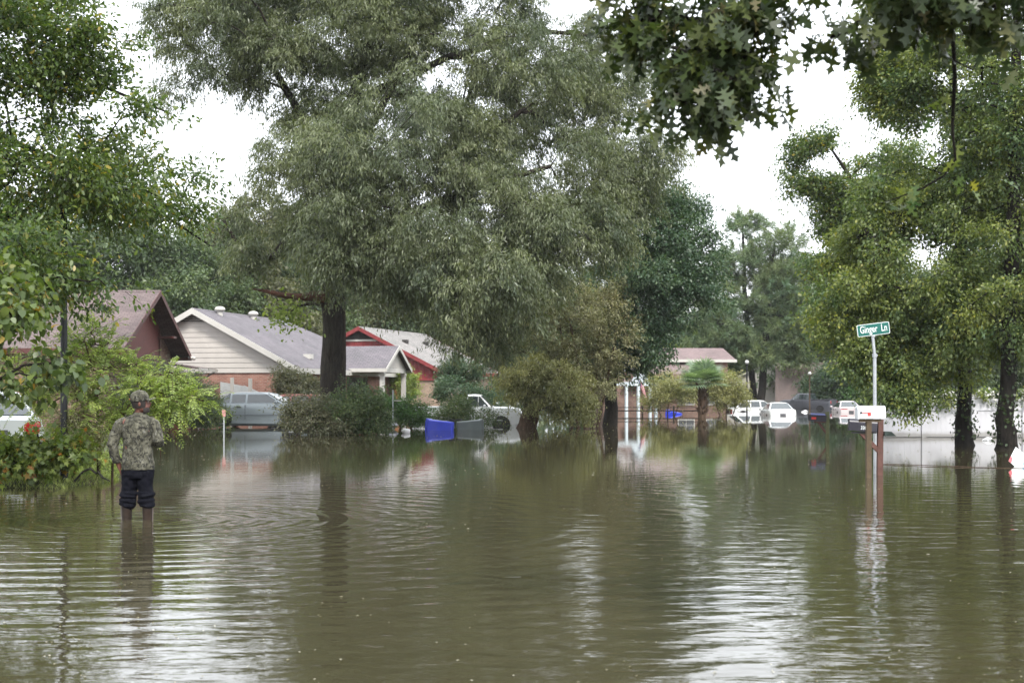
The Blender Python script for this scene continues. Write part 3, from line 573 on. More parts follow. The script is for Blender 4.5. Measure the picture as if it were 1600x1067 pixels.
# right-hand trees
RL = M['right_leaf']
wo1 = tree('water_oak', 'tall ivy-hung tree whose black trunk stands just before the white fence', 'tree',
    [(P(1507, 697, 38.5).x, 38.5, -0.35), tp(1507, 690, 38.5), tp(1506, 640, 38.5), tp(1505, 560, 38.5), tp(1503, 420, 38.5), tp(1495, 250, 38.5), tp(1488, 100, 38.5), tp(1480, -80, 38.5)], [0.34, 0.25, 0.19, 0.18, 0.17, 0.14, 0.1, 0.06],
    [blob(1470, 130, 38.5, 120, 110, 2.2), blob(1400, 120, 38, 70, 60, 1.4), blob(1370, 60, 38, 50, 30, 1), blob(1500, 300, 38.5, 120, 90, 2.2), blob(1400, 330, 38, 90, 70, 1.8), blob(1420, 450, 37.5, 120, 70, 2.0), blob(1490, 490, 37.5, 110, 70, 2),
     blob(1440, 560, 37, 90, 50, 1.5), blob(1400, 600, 37, 40, 35, 1.0), blob(1340, 480, 38, 80, 60, 1.7), blob(1350, 560, 38, 60, 40, 1.4), blob(1480, -60, 38.5, 150, 90, 3), blob(1330, 400, 39, 60, 40, 1.3)],
    RL, M['bark_dark'], nb=270, sprays=16, leaves=36, bough_r=0.5, spray_l=0.5, L=0.105, W=0.06, droop=0.45, seed=71, zmin=0.5, rt=0.16, spread=0.25)
wo2 = tree('water_oak', 'tree with thick black trunk at the right edge behind the tilted floating sign', 'tree',
    [(P(1572, 703, 35.8).x, 35.8, -0.35), tp(1572, 690, 35.8), tp(1573, 640, 35.8), tp(1576, 540, 35.8), tp(1582, 380, 35.8), tp(1585, 200, 35.8), tp(1590, 0, 35.8), tp(1590, -150, 35.8)], [0.36, 0.26, 0.21, 0.2, 0.18, 0.14, 0.1, 0.06],
    [blob(1580, 130, 36, 90, 130, 2), blob(1560, 330, 36, 90, 110, 2), blob(1590, 480, 35.5, 100, 90, 2), blob(1680, 300, 36, 100, 250, 2.5), blob(1620, -80, 36, 160, 100, 3), blob(1560, 230, 36, 70, 60, 1.5)],
    RL, M['bark_dark'], nb=170, sprays=15, leaves=34, bough_r=0.5, spray_l=0.5, L=0.1, W=0.058, droop=0.45, seed=72, zmin=0.9, rt=0.16)
def ivy(root, x, y, r, z0, z1, n, seed):
    g_ = np.random.default_rng(seed); a = g_.random(n) * 6.283; z = z0 + (z1 - z0) * g_.random(n); rr_ = r * (1.15 + .25 * (1.2 - z) .clip(0, 1)) + g_.random(n) ** 2 * .14
    k = np.sin(z * 5 + a * 2) + g_.normal(size=n) * .6 > -.2; a, z, rr_ = a[k], z[k], rr_[k]; n = len(a); d = np.stack([np.cos(a), np.sin(a), z * 0], 1)
    Q = d * rr_[:, None]; Q[:, 2] = z; Q += np.array([x, y, 0]) - np.array(root.location)
    link('ivy', leaf_mesh('ivy', Q, g_.normal(size=(n, 3)) * .5 + [0, 0, -.7], d + g_.normal(size=(n, 3)) * .3, g_.uniform(.06, .11, n), g_.uniform(.05, .09, n), OVAL, g_.random(n), g_.random(n)), M['ivy_leaf'], root)
ivy(wo1, P(1507, 660, 38.5).x, 38.5, .19, .15, 4.5, 1100, 1); ivy(wo2, P(1573, 660, 35.8).x, 35.8, .21, .15, 4.5, 1100, 2)
tree('sweetgum_tree', 'airy tree reaching left into the white sky at the upper right', 'tree',
    [(P(1400, 640, 66).x, 66, -0.35), tp(1400, 600, 66), tp(1385, 480, 66), tp(1365, 380, 66), tp(1330, 280, 66), tp(1290, 220, 66)], [0.3, 0.26, 0.22, 0.17, 0.1, 0.04],
    [blob(1272, 225, 66, 40, 30, 1.2), blob(1275, 280, 66, 52, 32, 1.6), blob(1300, 310, 66, 45, 30, 1.3), blob(1320, 340, 66, 55, 32, 1.5), blob(1350, 400, 66, 70, 55, 2), blob(1300, 430, 67, 50, 40, 1.6), blob(1400, 280, 66, 60, 60, 2), blob(1330, 520, 67, 60, 50, 2), blob(1390, 520, 66, 60, 60, 2), blob(1260, 250, 66, 25, 20, .8)],
    M['left_leaf'], M['bark_dark'], nb=200, sprays=15, leaves=26, bough_r=0.7, spray_l=0.6, L=0.15, W=0.09, droop=0.3, seed=73, zmin=1.5)
# the dark oak overhead
def nl(x, y, Y): return tuple(P(x, y, Y))
near = tree('red_oak', 'dark oak whose big lobed leaves hang into the top right of the view', 'tree',
    [(5.6, 6.0, -0.35), (5.5, 6.0, 2.0), (5.2, 6.2, 4.2), (4.6, 6.6, 6.0)], [0.34, 0.3, 0.26, 0.18],
    [blob(1090, 60, 8, 100, 65, .35), blob(1130, 120, 8, 85, 55, .35), blob(1010, 25, 8.2, 45, 38, .25), blob(1075, 160, 8, 50, 25, .25), blob(1190, 110, 8, 30, 60, .2), blob(1200, 160, 7.9, 22, 30, .15), blob(1150, 165, 8, 45, 22, .2), blob(1110, 180, 8, 30, 15, .15), blob(1160, 30, 8, 70, 40, .3),
     blob(1290, 50, 7.6, 55, 40, .3), blob(1285, 95, 7.6, 25, 20, .15), blob(1370, 10, 7.4, 60, 25, .3), blob(1470, 5, 7.2, 80, 28, .3), blob(1560, 15, 7.2, 70, 38, .3), blob(1200, -90, 8, 260, 60, .6), blob(1500, -110, 7.2, 220, 80, .8)],
    M['near_leaf'], M['bark_dark'], nb=128, sprays=5, leaves=6, bough_r=0.12, spray_l=0.16, L=0.135, W=0.115, tmpl=LOBED, droop=0.8, seed=81, zmin=1.5, twig_r=0.0024, rt=0.022, curl=0.24, spread=0.2,
    limbs=[([(4.9, 6.4, 5.0), nl(1500, -160, 7.2), nl(1320, -90, 7.5), nl(1222, -15, 7.9), nl(1200, 45, 8)], [0.07, 0.04, 0.018, 0.008, 0.004]),
           ([(4.9, 6.4, 5.0), nl(1300, -140, 8), nl(1120, -60, 8), nl(1040, 0, 8.1)], [0.06, 0.03, 0.015, 0.006])])
o0 = near.location; b = MB()
def rel(pts): return [Vector(p_) - o0 for p_ in pts]
b.tube(rel([nl(1480, -150, 7.4), nl(1486, 0, 7.6), nl(1492, 120, 7.8), nl(1488, 200, 7.8), nl(1493, 250, 7.8), nl(1475, 275, 7.8), nl(1440, 295, 7.8), nl(1400, 310, 7.8), nl(1375, 318, 7.8)], ), [0.016, 0.013, 0.011, 0.009, 0.007, 0.006, 0.005, 0.0035, 0.002], 7)
b.tube(rel([nl(1491, 95, 7.8), nl(1520, 110, 7.8), nl(1545, 60, 7.8)]), [0.006, 0.004, 0.002], 5)
b.tube(rel([nl(1489, 160, 7.8), nl(1465, 165, 7.8), nl(1448, 170, 7.8)]), [0.005, 0.003, 0.002], 5)
b.build('hanging_branch', M['bark_dark'], near, True)
n = 30; rr_ = np.random.default_rng(4)
pp = np.array([nl(*q, 7.8) for q in [(1375, 320), (1360, 330), (1440, 285), (1400, 300), (1420, 320), (1470, 250), (1505, 280), (1520, 300), (1500, 200), (1470, 150)]])[rr_.integers(0, 10, n)] - np.array(o0) + rr_.normal(size=(n, 3)) * 0.05
link('hanging_leaves', leaf_mesh('hanging_leaves', pp, rr_.normal(size=(n, 3)) * .6 + [0, 0, -.6], rr_.normal(size=(n, 3)) + [0, -.8, 0], rr_.uniform(.08, .13, n), rr_.uniform(.07, .11, n), LOBED, rr_.random(n), rr_.random(n)), M['sap'] if 'sap' in M else M['right_leaf'], near)

# background woods: a few grown crowns, then individual copies
def bgtree(name, label, Y, px, h, cw, lm, seed, group='trees behind the houses', nb=60, base='bark_dark', L=0.3, low=0.3):
    x = (px - 800) * Y / F
    return tree(name, label, 'tree', [(x, Y, -0.35), (x, Y, h * .3), (x + .2, Y, h * .6), (x, Y, h * .92)], [0.32, 0.27, 0.2, 0.08],
        [(x, Y, h * .78, cw * .6, cw * .6, h * .2), (x - cw * .3, Y, h * .55, cw * .6, cw * .6, h * .2), (x + cw * .35, Y - .5, h * .5, cw * .6, cw * .6, h * .22), (x, Y - 1, h * low, cw * .7, cw * .6, h * .14)],
        lm, M[base], nb=nb, sprays=20, leaves=26, bough_r=1.3, spray_l=1.0, L=L, W=L * .45, droop=0.35, seed=seed, zmin=1.0, group=group, twig_r=0.015)
g1 = bgtree('broadleaf_tree', 'dark bluish tree behind the ridge of the dark red house', 92, 215, 13.8, 5.2, M['far_leaf'], 91, nb=80)
g2 = bgtree('broadleaf_tree', 'olive tree standing behind the white gable', 100, 400, 13.0, 4.6, M['far_olive'], 92, nb=75)
g3 = bgtree('broadleaf_tree', 'slim light tree with a thin crown against the sky left of the big oak', 104, 425, 17.0, 3.0, M['far_olive'], 93, nb=46)
g4 = bgtree('broadleaf_tree', 'broad green tree filling the gap beyond the palm', 150, 1260, 15.0, 6.5, M['far_leaf'], 94, nb=80, L=0.36, low=.25)
G = 'trees behind the houses'
def bc(src, px, Y, sc_, rz, label): dup(src, ((px - 800) * Y / F, Y, -0.35), rz, sc_, label, G)
for a in [(g1, 120, 95, 1.0, 1.0, 'dark tree behind the left part of the dark red house'), (g1, 30, 90, 1.05, 2.2, 'dark tree at the left edge beyond the dark red house'),
          (g1, 300, 96, .95, 3.1, 'dark green tree above the gap between the first two houses'), (g2, 340, 108, 1.15, .7, 'olive tree rising behind the gap between the two left houses'),
          (g1, 470, 104, 1.0, 4.0, 'dark tree close behind the oak trunk'), (g2, 560, 112, 1.1, 2.0, 'olive tree above the red gable'), (g1, 640, 116, 1.1, 5.0, 'dark tree behind the grey roof of the red house'),
          (g2, 730, 118, 1.1, 3.3, 'olive tree half hidden behind the oak crown'), (g1, 830, 120, 1.1, .3, 'dark tree behind the crape myrtles'), (g4, 930, 132, .9, 1.2, 'green tree behind the black trunk in the flood'),
          (g3, 385, 106, .95, 1.4, 'second slim tree against the sky, left of its twin'), (g4, 1030, 150, .72, 2.6, 'green tree beyond the pink roofed house'), (g4, 1110, 158, .8, 3.6, 'green tree between the pink roof and the pines'),
          (g4, 1180, 170, .8, 4.4, 'far green tree behind the pine trunks'), (g2, 1330, 150, .95, 5.2, 'olive tree behind the dark round evergreen'), (g4, 1400, 140, .95, .9, 'green tree behind the right end of the street'),
          (g2, 1470, 128, 1.0, 1.9, 'olive tree behind the left panels of the white fence'), (g4, 1560, 120, 1.0, 2.9, 'green tree behind the right panels of the white fence'), (g4, 1640, 100, 1.0, 5.9, 'green tree beyond the right edge of the fence'),
          (g2, 1235, 185, 1.0, .2, 'pale olive tree at the far end of the street'), (g3, 1255, 160, .75, .2, 'slim pale tree at the end of the street'), (g4, 1500, 90, .7, 3.9, 'green tree close behind the white fence'), (g4, 1420, 95, .65, 4.9, 'leafy tree behind the left end of the white fence'),
          (g1, -60, 80, 1.0, 3.0, 'dark tree beyond the left edge of the dark red house'), (g1, 1340, 190, 1.1, 3.0, 'far dark tree behind the olive one on the right')]: bc(*a)
xx = bgtree('broadleaf_tree', 'lime green tree above the pink roof', 140, 1075, 8.5, 4.0, M['far_lime'], 95, nb=44)
# far wood that closes the horizon
rw = np.random.default_rng(7); n = 60000; ang = rw.uniform(-0.62, 0.62, n); rad_ = rw.uniform(225, 262, n)
A = np.stack([rad_ * np.sin(ang), rad_ * np.cos(ang), -0.3 + (12 + 3 * np.sin(ang * 40) + 1.5 * np.sin(ang * 97)) * rw.random(n) ** 0.8], 1)
o = link('far_woods', leaf_mesh('far_woods', A, rw.normal(size=(n, 3)), rw.normal(size=(n, 3)) + [0, -.5, .6], rw.uniform(.8, 1.6, n), rw.uniform(.5, .9, n), RHOMB, rw.random(n), rw.random(n)), M['far_leaf'])
tag(o, 'far wood closing the end of the flooded street', 'woods', None, 'stuff')
# ------------------------------------------------------------------ houses
M['roof_mauve'] = shinglemat('roof_mauve', (0.115, 0.085, 0.085), (0.16, 0.125, 0.12))
M['roof_grey'] = shinglemat('roof_grey', (0.125, 0.115, 0.13), (0.16, 0.15, 0.165), row=0.14, wd=0.3)
M['roof_pale'] = shinglemat('roof_pale', (0.20, 0.195, 0.19), (0.27, 0.26, 0.25))
M['roof_pink'] = shinglemat('roof_pink', (0.17, 0.125, 0.125), (0.22, 0.165, 0.165))
M['maroon'] = mat('maroon_paint', (0.14, 0.034, 0.027), 0.6, var=0.15)
M['maroon_trim'] = mat('maroon_trim', (0.085, 0.024, 0.02), 0.5)
M['red_paint'] = mat('red_paint', (0.20, 0.026, 0.028), 0.6, var=0.2)
M['white_paint'] = mat('white_paint', (0.50, 0.485, 0.45), 0.55, var=0.07, vs=2)
M['siding_white'] = mat('siding_white', (0.46, 0.43, 0.395), 0.6, var=0.08, vs=1.5)
M['siding_pink'] = mat('siding_pink', (0.34, 0.19, 0.16), 0.7, var=0.1)
M['brick_red'] = brickmat('brick_red', (0.24, 0.10, 0.075), (0.33, 0.16, 0.12), (0.32, 0.27, 0.23))
M['brick_tan'] = brickmat('brick_tan', (0.26, 0.18, 0.13), (0.34, 0.25, 0.18), (0.36, 0.32, 0.27))
M['brick_brown'] = brickmat('brick_brown', (0.12, 0.065, 0.05), (0.17, 0.10, 0.075), (0.2, 0.17, 0.15))
M['brick_mottled'] = brickmat('brick_mottled', (0.13, 0.07, 0.055), (0.26, 0.18, 0.14), (0.24, 0.19, 0.16))
M['vent_dark'] = mat('vent_dark', (0.03, 0.027, 0.025), 0.8)
M['galv'] = mat('galvanised', (0.42, 0.44, 0.46), 0.45, 0.6, var=0.12, vs=14)
def glassmat(name, col, rough=0.06, spec=0.8):
    m, t, out = newmat(name); p = t.nodes.new('ShaderNodeBsdfPrincipled'); p.inputs['Base Color'].default_value = c4(col)
    p.inputs['Roughness'].default_value = rough; p.inputs['Specular IOR Level'].default_value = spec; t.links.new(p.outputs[0], out.inputs[0])
    t.links.new(bump(t, noise(t, coords(t), 2.0, 2), 0.05, 0.05), p.inputs['Normal']); return m
M['glass'] = glassmat('window_glass', (0.02, 0.025, 0.03))
M['car_glass'] = glassmat('car_glass', (0.03, 0.042, 0.045), 0.04, 1.0)
M['shade_paint'] = mat('porch_shade', (0.06, 0.05, 0.045), 0.8)
M['wood_fence'] = mat('wood_fence', (0.28, 0.11, 0.045), 0.8, var=0.3, vs=6)

def gable_walls(W, zeave, zapex, th=0.15):
    pass
def gable_roof(root, W, D, ze, za, mroof, mfascia, over=0.45, rake=0.35, hip_back=0.0, th=0.06, fb=0.18, name='roof', x0=0, hip_front=0.0, y0=0.0):
    """ridge along +y from y0 to y0+D, centred on x0"""
    s = (za - ze) / (W / 2); e = W / 2 + over; zl = ze - over * s; f = y0 - rake; bk = y0 + D + rake
    b = MB()
    A = (x0 - e, f, zl); B = (x0 - e, bk, zl); C = (x0 + e, f, zl); E = (x0 + e, bk, zl)
    R0 = (x0, f + (hip_front and hip_front + rake), za); R1 = (x0, bk - (hip_back and hip_back + rake), za)
    def slab(pts):
        up = [Vector(p) + Vector((0, 0, th)) for p in pts]; lo = [Vector(p) for p in pts]; n = len(pts)
        b.add(up + lo, [tuple(range(n)), tuple(range(n, 2 * n))[::-1]] + [(i, n + i, n + (i + 1) % n, (i + 1) % n) for i in range(n)])
    slab([A, R0, R1, B]); slab([C, E, R1, R0])
    if hip_back: slab([B, R1, E])
    if hip_front: slab([A, C, R0])
    r = b.build(name, mroof, root, uv=True)
    # fascia boards: rakes and eaves, just outside the slabs
    b = MB()
    for sx in (-1, 1):
        if not hip_front:
            p0 = Vector((x0 + sx * (e + .02), f - .03, zl)); p1 = Vector((x0, f - .03, za))
            b.prism([p0 + Vector((0, 0, th + .015)), p1 + Vector((0, 0, th + .015)), p1 + Vector((0, 0, th - fb)), p0 + Vector((0, 0, th - fb))], (0, .028, 0))
        if not hip_back:
            p0 = Vector((x0 + sx * (e + .02), bk + .03, zl)); p1 = Vector((x0, bk + .03, za))
            b.prism([p0 + Vector((0, 0, th + .015)), p1 + Vector((0, 0, th + .015)), p1 + Vector((0, 0, th - fb)), p0 + Vector((0, 0, th - fb))], (0, -.028, 0))
        xa = x0 + sx * (e + .004); xb = x0 + sx * (e + .03)
        b.box(min(xa, xb), max(xa, xb), f + .005, bk - .005, zl + th - fb, zl + th - .012)
        b.box(*sorted((x0 + sx * (W / 2 + .01), x0 + sx * e)), f + .01, bk - .01, zl - .09, zl - .06)      # soffit
    b.build('fascia' if name == 'roof' else name + '_fascia', mfascia, root)
    # ridge cap
    b = MB(); b.prism([(x0 - .14, R0[1], za + th - .14 * s + .012), (x0, R0[1], za + th + .022), (x0 + .14, R0[1], za + th - .14 * s + .012)], (0, R1[1] - R0[1], 0)); b.build('ridge_cap', mroof, r, uv=True)
    return r
def walls(root, W, D, ze, m, name='wall', x0=0, y0=0, z0=-0.4):
    b = MB(); b.box(x0 - W / 2, x0 + W / 2, y0, y0 + D, z0, ze); return b.build(name, m, root)
def gable_fill(root, W, ze, za, m, y, board=0.2, name='gable_siding', x0=0, z0=None, vertical=False, out=0.03):
    """lap boards (or upright boards) filling the gable triangle above z0"""
    z0 = ze if z0 is None else z0; b = MB()
    hw = lambda z: W / 2 if z <= ze else max(0.0, (za - z) / (za - ze) * W / 2)
    if not vertical:
        z = z0
        while z < za - 0.02:
            z1 = min(z + board, za - .01); w0, w1 = hw(z), hw(z1); f = y - out
            b.add([(x0 - w0, f - .022, z), (x0 + w0, f - .022, z), (x0 + w1, f, z1), (x0 - w1, f, z1), (x0 - w0, y, z), (x0 + w0, y, z), (x0 + w1, y, z1), (x0 - w1, y, z1)],
                  [(0, 1, 2, 3), (0, 4, 5, 1), (1, 5, 6, 2), (0, 3, 7, 4)]); z = z1
    else:
        n = int(W / board)
        for i in range(n):
            xa = -W / 2 + i * W / n; xb = xa + W / n - .02
            za_, zb_ = [za - (za - ze) * abs(q) / (W / 2) for q in (xa, xb)]
            b.prism([(x0 + xa, y - out, z0), (x0 + xb, y - out, z0), (x0 + xb, y - out, max(z0 + .01, zb_)), (x0 + xa, y - out, max(z0 + .01, za_))], (0, out, 0))
    return b.build(name, m, root)
def window(root, x, z, w, h, y, mframe=None, axis='y', mull=(1, 2), name='window'):
    """window on a wall facing -y (axis y) or facing +x (axis x); frame, panes, muntins"""
    mf = mframe or M['white_paint']; b = MB(); f = 0.06
    T = Matrix.Translation((x, y, z)) if axis == 'y' else Matrix.Translation((y, x, z)) @ Matrix.Rotation(R(90), 4, 'Z')
    b.box(-w / 2 - f, w / 2 + f, -.05, 0, h / 2, h / 2 + f, T); b.box(-w / 2 - f, w / 2 + f, -.07, 0, -h / 2 - f, -h / 2, T)
    b.box(-w / 2 - f, -w / 2, -.045, 0, -h / 2, h / 2, T); b.box(w / 2, w / 2 + f, -.045, 0, -h / 2, h / 2, T)
    for i in range(1, mull[0] + 1): q = -w / 2 + w * i / (mull[0] + 1); b.box(q - .015, q + .015, -.035, -.015, -h / 2, h / 2, T)
    for i in range(1, mull[1] + 1): q = -h / 2 + h * i / (mull[1] + 1); b.box(-w / 2, w / 2, -.033, -.017, q - .015, q + .015, T)
    fr = b.build(name, mf, root); g = MB(); g.box(-w / 2, w / 2, -.012, -.004, -h / 2, h / 2, T); g.build('pane', M['glass'], fr); return fr

# dark red house at the left: ridge along X, its gable end turned to the street
h1 = empty('house', (-15.8, 60.5, 0), 'dark red house with a mauve shingle roof and steep gable on the left', 'house', R(90))
W1, E1, A1, D1 = 10.6, 3.30, 5.72, 17.0
walls(h1, W1, D1, E1 - .02, M['brick_mottled'])
gable_roof(h1, W1, D1, E1, A1, M['roof_mauve'], M['maroon_trim'], over=0.45, rake=0.85, fb=0.22)
b = MB(); b.prism([(-W1 / 2, -.02, E1 - 1.1), (W1 / 2 - 2.4, -.02, E1 - 1.1), (W1 / 2 - 2.4, -.02, A1 - .05 - (W1 / 2 - 2.4) * (A1 - E1) / (W1 / 2)), (0, -.02, A1 - .03), (-W1 / 2, -.02, E1 - .03)], (0, -.06, 0)); b.build('gable_panel', M['maroon'], h1)
b = MB(); b.prism([(W1 / 2 - 2.4, 0, E1 - .03), (W1 / 2, 0, E1 - .03), (W1 / 2 - 2.4, 0, A1 - .05 - (W1 / 2 - 2.4) * (A1 - E1) / (W1 / 2))], (0, .15, 0)); b.build('gable_brick', M['brick_mottled'], h1)
b = MB(); b.box(W1 / 2 - 2.5, W1 / 2 - 2.34, -.12, -.081, .2, A1 - .12 - (W1 / 2 - 2.34) * (A1 - E1) / (W1 / 2)); b.box(-W1 / 2, W1 / 2 - 2.5, -.13, -.082, E1 - 1.2, E1 - 1.02); b.box(W1 / 2 - 2.75, W1 / 2 - 2.2, -.8, -.13, E1 + .55, E1 + .65); b.build('trim_board', M['maroon_trim'], h1)
for xx_ in (-2.2, -1.2, -.2, .8): window(h1, xx_, 1.45, .8, 1.0, -.02, M['vent_dark'])
b = MB(); b.tube([(W1 / 2 + .35, -.75, E1 - .2), (W1 / 2 + .35, -.95, E1 - .25)], .08, 10); b.sphere((W1 / 2 + .35, -1.0, E1 - .26), .09); b.build('floodlight', M['white_paint'], h1, True)
# low porch room beyond the gable
b = MB(); b.box(5.1, 8.3, -.5, 2.2, -.4, 2.4); b.build('porch_wall', M['maroon'], h1)
b = MB(); b.prism([(4.9, -1.4, 2.52), (8.6, -1.4, 2.52), (8.6, 2.4, 3.05), (4.9, 2.4, 3.05)], (0, 0, .08)); b.build('porch_roof', M['roof_mauve'], h1, uv=True)
b = MB(); b.box(4.88, 8.65, -1.5, -1.41, 2.44, 2.58); b.tube([(8.3, -1.4, 2.44), (8.3, -1.0, 2.2), (8.3, -.62, 2.1), (8.3, -.62, -.3)], .04, 8); b.build('gutter', M['white_paint'], h1)
window(h1, 6.9, 1.55, 1.5, 1.2, -.505, M['maroon_trim'], mull=(3, 2))

# white gabled house
h2 = empty('house', (-15.55, 70.0, 0), 'white sided house with a grey roof, brick base and small corner porch', 'house', R(-13))
W2, E2, A2, D2 = 9.95, 2.86, 5.52, 16.5
walls(h2, W2, D2, 2.42, M['brick_red'])
b = MB(); b.box(-W2 / 2 + .04, W2 / 2 - .04, .03, D2 - .05, 2.41, 2.84); b.build('upper_wall', M['siding_white'], h2)
gable_fill(h2, W2 + .1, E2, A2, M['siding_white'], 0.0, 0.25, z0=2.42, out=.04)
gable_roof(h2, W2, D2, E2, A2, M['roof_grey'], M['white_paint'], over=0.5, rake=0.45, hip_back=5.0, fb=0.28)
b = MB(); b.prism([(-.95, -.07, A2 - .62), (.95, -.07, A2 - .62), (0, -.07, A2 - .12)], (0, .02, 0)); v_ = b.build('attic_vent', M['vent_dark'], h2)
b = MB(); [b.box(-.9 + i * .19, .9 - i * .19, -.1, -.071, A2 - .6 + i * .1, A2 - .57 + i * .1) for i in range(4)]; b.build('louvre', M['siding_white'], v_)
for q in (2.0, 6.2): 
    b = MB(); s_ = (A2 - E2) / (W2 / 2); b.tube([(.35, q, A2 - .2), (.35, q, A2 + .10)], .15, 12); b.sphere((.35, q, A2 + .14), (.27, .27, .15)); b.build('roof_vent', M['white_paint'], h2, True)
b = MB(); b.box(.7, .95, 9.5, 9.75, A2 - .3, A2 + .15); b.build('roof_pipe', M['galv'], h2)
b = MB(); b.box(4.2, 4.6, 3.6, 4.0, A2 - 2.35, A2 - 2.1); b.build('box_vent', M['white_paint'], h2)
# porch: a small roof running out to the right with its own gable
b = MB()
pr = empty('porch_mount', (0, 0, 0), None, None); bpy.data.objects.remove(pr)
PX0, PX1, PY, PW, PE, PA = W2 / 2 - 1.6, W2 / 2 + 2.2, 9.6, 4.0, 2.86, 3.95
def xgable(root, x0, x1, yc, W, ze, za, mroof, mtrim, over=.3, rake=.25, th=.06, fb=.2):
    s = (za - ze) / (W / 2); e = W / 2 + over; zl = ze - over * s; b = MB(); xe = x1 + rake
    for sg in (-1, 1):
        pts = [(x0, yc, za), (xe, yc, za), (xe, yc + sg * e, zl), (x0, yc + sg * e, zl)]
        up = [Vector(p) + Vector((0, 0, th)) for p in pts]; n = 4
        b.add(up + [Vector(p) for p in pts], [(0, 1, 2, 3), (7, 6, 5, 4)] + [(i, n + i, n + (i + 1) % n, (i + 1) % n) for i in range(n)])
    b.build('porch_roof', mroof, root, uv=True); b = MB()
    for sg in (-1, 1):
        p0 = Vector((xe + .002, yc + sg * (e + .02), zl)); p1 = Vector((xe + .002, yc, za))
        b.prism([p0 + Vector((0, 0, th + .01)), p1 + Vector((0, 0, th + .01)), p1 + Vector((0, 0, th - fb)), p0 + Vector((0, 0, th - fb))], (.03, 0, 0))
        ys = sorted((yc + sg * (e + .005), yc + sg * (e + .03))); b.box(x0, xe, ys[0], ys[1], zl + th - fb, zl + th - .01)
    b.box(x0, x1, yc - W / 2, yc - W / 2 + .15, ze - .32, ze - .06); b.box(x0, x1, yc + W / 2 - .15, yc + W / 2, ze - .32, ze - .06); b.box(x1 - .15, x1 + .01, yc - W / 2 + .151, yc + W / 2 - .151, ze - .32, ze - .06)
    b.build('porch_beam', mtrim, root)
    b = MB(); b.prism([(x1 - .1, yc - W / 2, ze - .05), (x1 - .1, yc + W / 2, ze - .05), (x1 - .1, yc, za - .05)], (.08, 0, 0)); b.build('porch_gable', M['siding_white'], root)
xgable(h2, PX0, PX1, PY, PW, PE, PA, M['roof_grey'], M['white_paint'])
for yy, xx_ in ((PY - PW / 2 + .1, PX1 - .1), (PY + PW / 2 - .1, PX1 - .1), (PY - PW / 2 + .1, PX1 - 2.3)):
    b = MB(); b.box(xx_ - .11, xx_ + .11, yy - .11, yy + .11, -.4, PE - .33); b.box(xx_ - .15, xx_ + .15, yy - .15, yy + .15, PE - .45, PE - .34); b.build('porch_post', M['white_paint'], h2)
b = MB(); b.box(W2 / 2 - .02, W2 / 2 + .015, 8.0, 11.4, -.3, 2.3); b.build('porch_shade_panel', M['shade_paint'], h2)  # dark slab on the solid wall; the shade under the porch put in as colour
window(h2, 3.5, 1.25, 1.6, 1.1, W2 / 2 + .0, axis='x'); window(h2, 6.0, 1.25, 1.2, 1.1, W2 / 2 + .0, axis='x')
h3 = empty('house', (-10.2, 96, 0), 'bright red gabled house with a pale grey roof and tan brick corner', 'house', R(-17))
W3, E3, A3, D3 = 11.0, 3.1, 5.85, 12.0
walls(h3, W3, D3, E3 - .02, M['brick_tan'])
gable_fill(h3, W3, E3, A3, M['red_paint'], 0.0, 0.28, z0=2.35, vertical=True, out=.04)
b = MB(); b.box(-W3 / 2 - .01, W3 / 2 + .01, -.1, -.041, 2.28, 2.4); b.build('band_board', M['red_paint'], h3)
gable_roof(h3, W3, D3, E3, A3, M['roof_pale'], M['red_paint'], over=0.5, rake=0.45, fb=0.26)
b = MB(); b.prism([(-1.3, -.07, A3 - .8), (1.3, -.07, A3 - .8), (0, -.07, A3 - .2)], (0, .02, 0)); v_ = b.build('attic_vent', M['vent_dark'], h3)
b = MB(); b.box(-1.35, 1.35, -.1, -.06, A3 - .92, A3 - .8); b.build('vent_sill', M['white_paint'], v_)
for q in (3, 7): b = MB(); b.box(1.8, 2.15, q, q + .35, A3 - 1.0, A3 - .72); b.build('roof_vent', M['vent_dark'], h3)
window(h3, -1.5, 1.2, 1.6, 1.3, -.005)
# pink-roofed two-level house in the distance
h4 = empty('house', (P(1060, 600, 108).x, 108, 0), 'distant two-level house with faded pink roofs beyond the black trunk', 'house', R(8))
walls(h4, 9.6, 8, 2.9, M['brick_brown'], x0=-1.0)
b = MB(); b.box(-3.3, 4.9, 3.5, 9.5, 2.9, 3.95); b.build('upper_wall', M['siding_pink'], h4)
b = MB(); b.prism([(-3.8, 2.9, 3.98), (5.4, 2.9, 3.98), (5.4, 6.5, 5.0), (-3.8, 6.5, 5.0)], (0, 0, .08)); b.prism([(-3.8, 10.1, 3.98), (-3.8, 6.52, 5.0), (5.4, 6.52, 5.0), (5.4, 10.1, 3.98)], (0, 0, .08)); b.build('roof', M['roof_pink'], h4, uv=True)
b = MB(); b.box(-3.85, 5.45, 2.8, 2.89, 3.86, 4.08); b.build('fascia', M['white_paint'], h4)
b = MB(); b.prism([(-4.4, -.6, 2.2), (4.4, -.6, 2.2), (3.2, 3.45, 3.75), (-2.9, 3.45, 3.75)], (0, 0, .08)); b.build('lower_roof', M['roof_pink'], h4, uv=True)
b = MB(); b.box(-4.45, 4.45, -.7, -.61, 2.1, 2.3); b.build('lower_fascia', M['white_paint'], h4)
window(h4, .6, 1.2, 1.2, 1.2, -.005); window(h4, 2.8, 1.2, 1.2, 1.2, -.005)
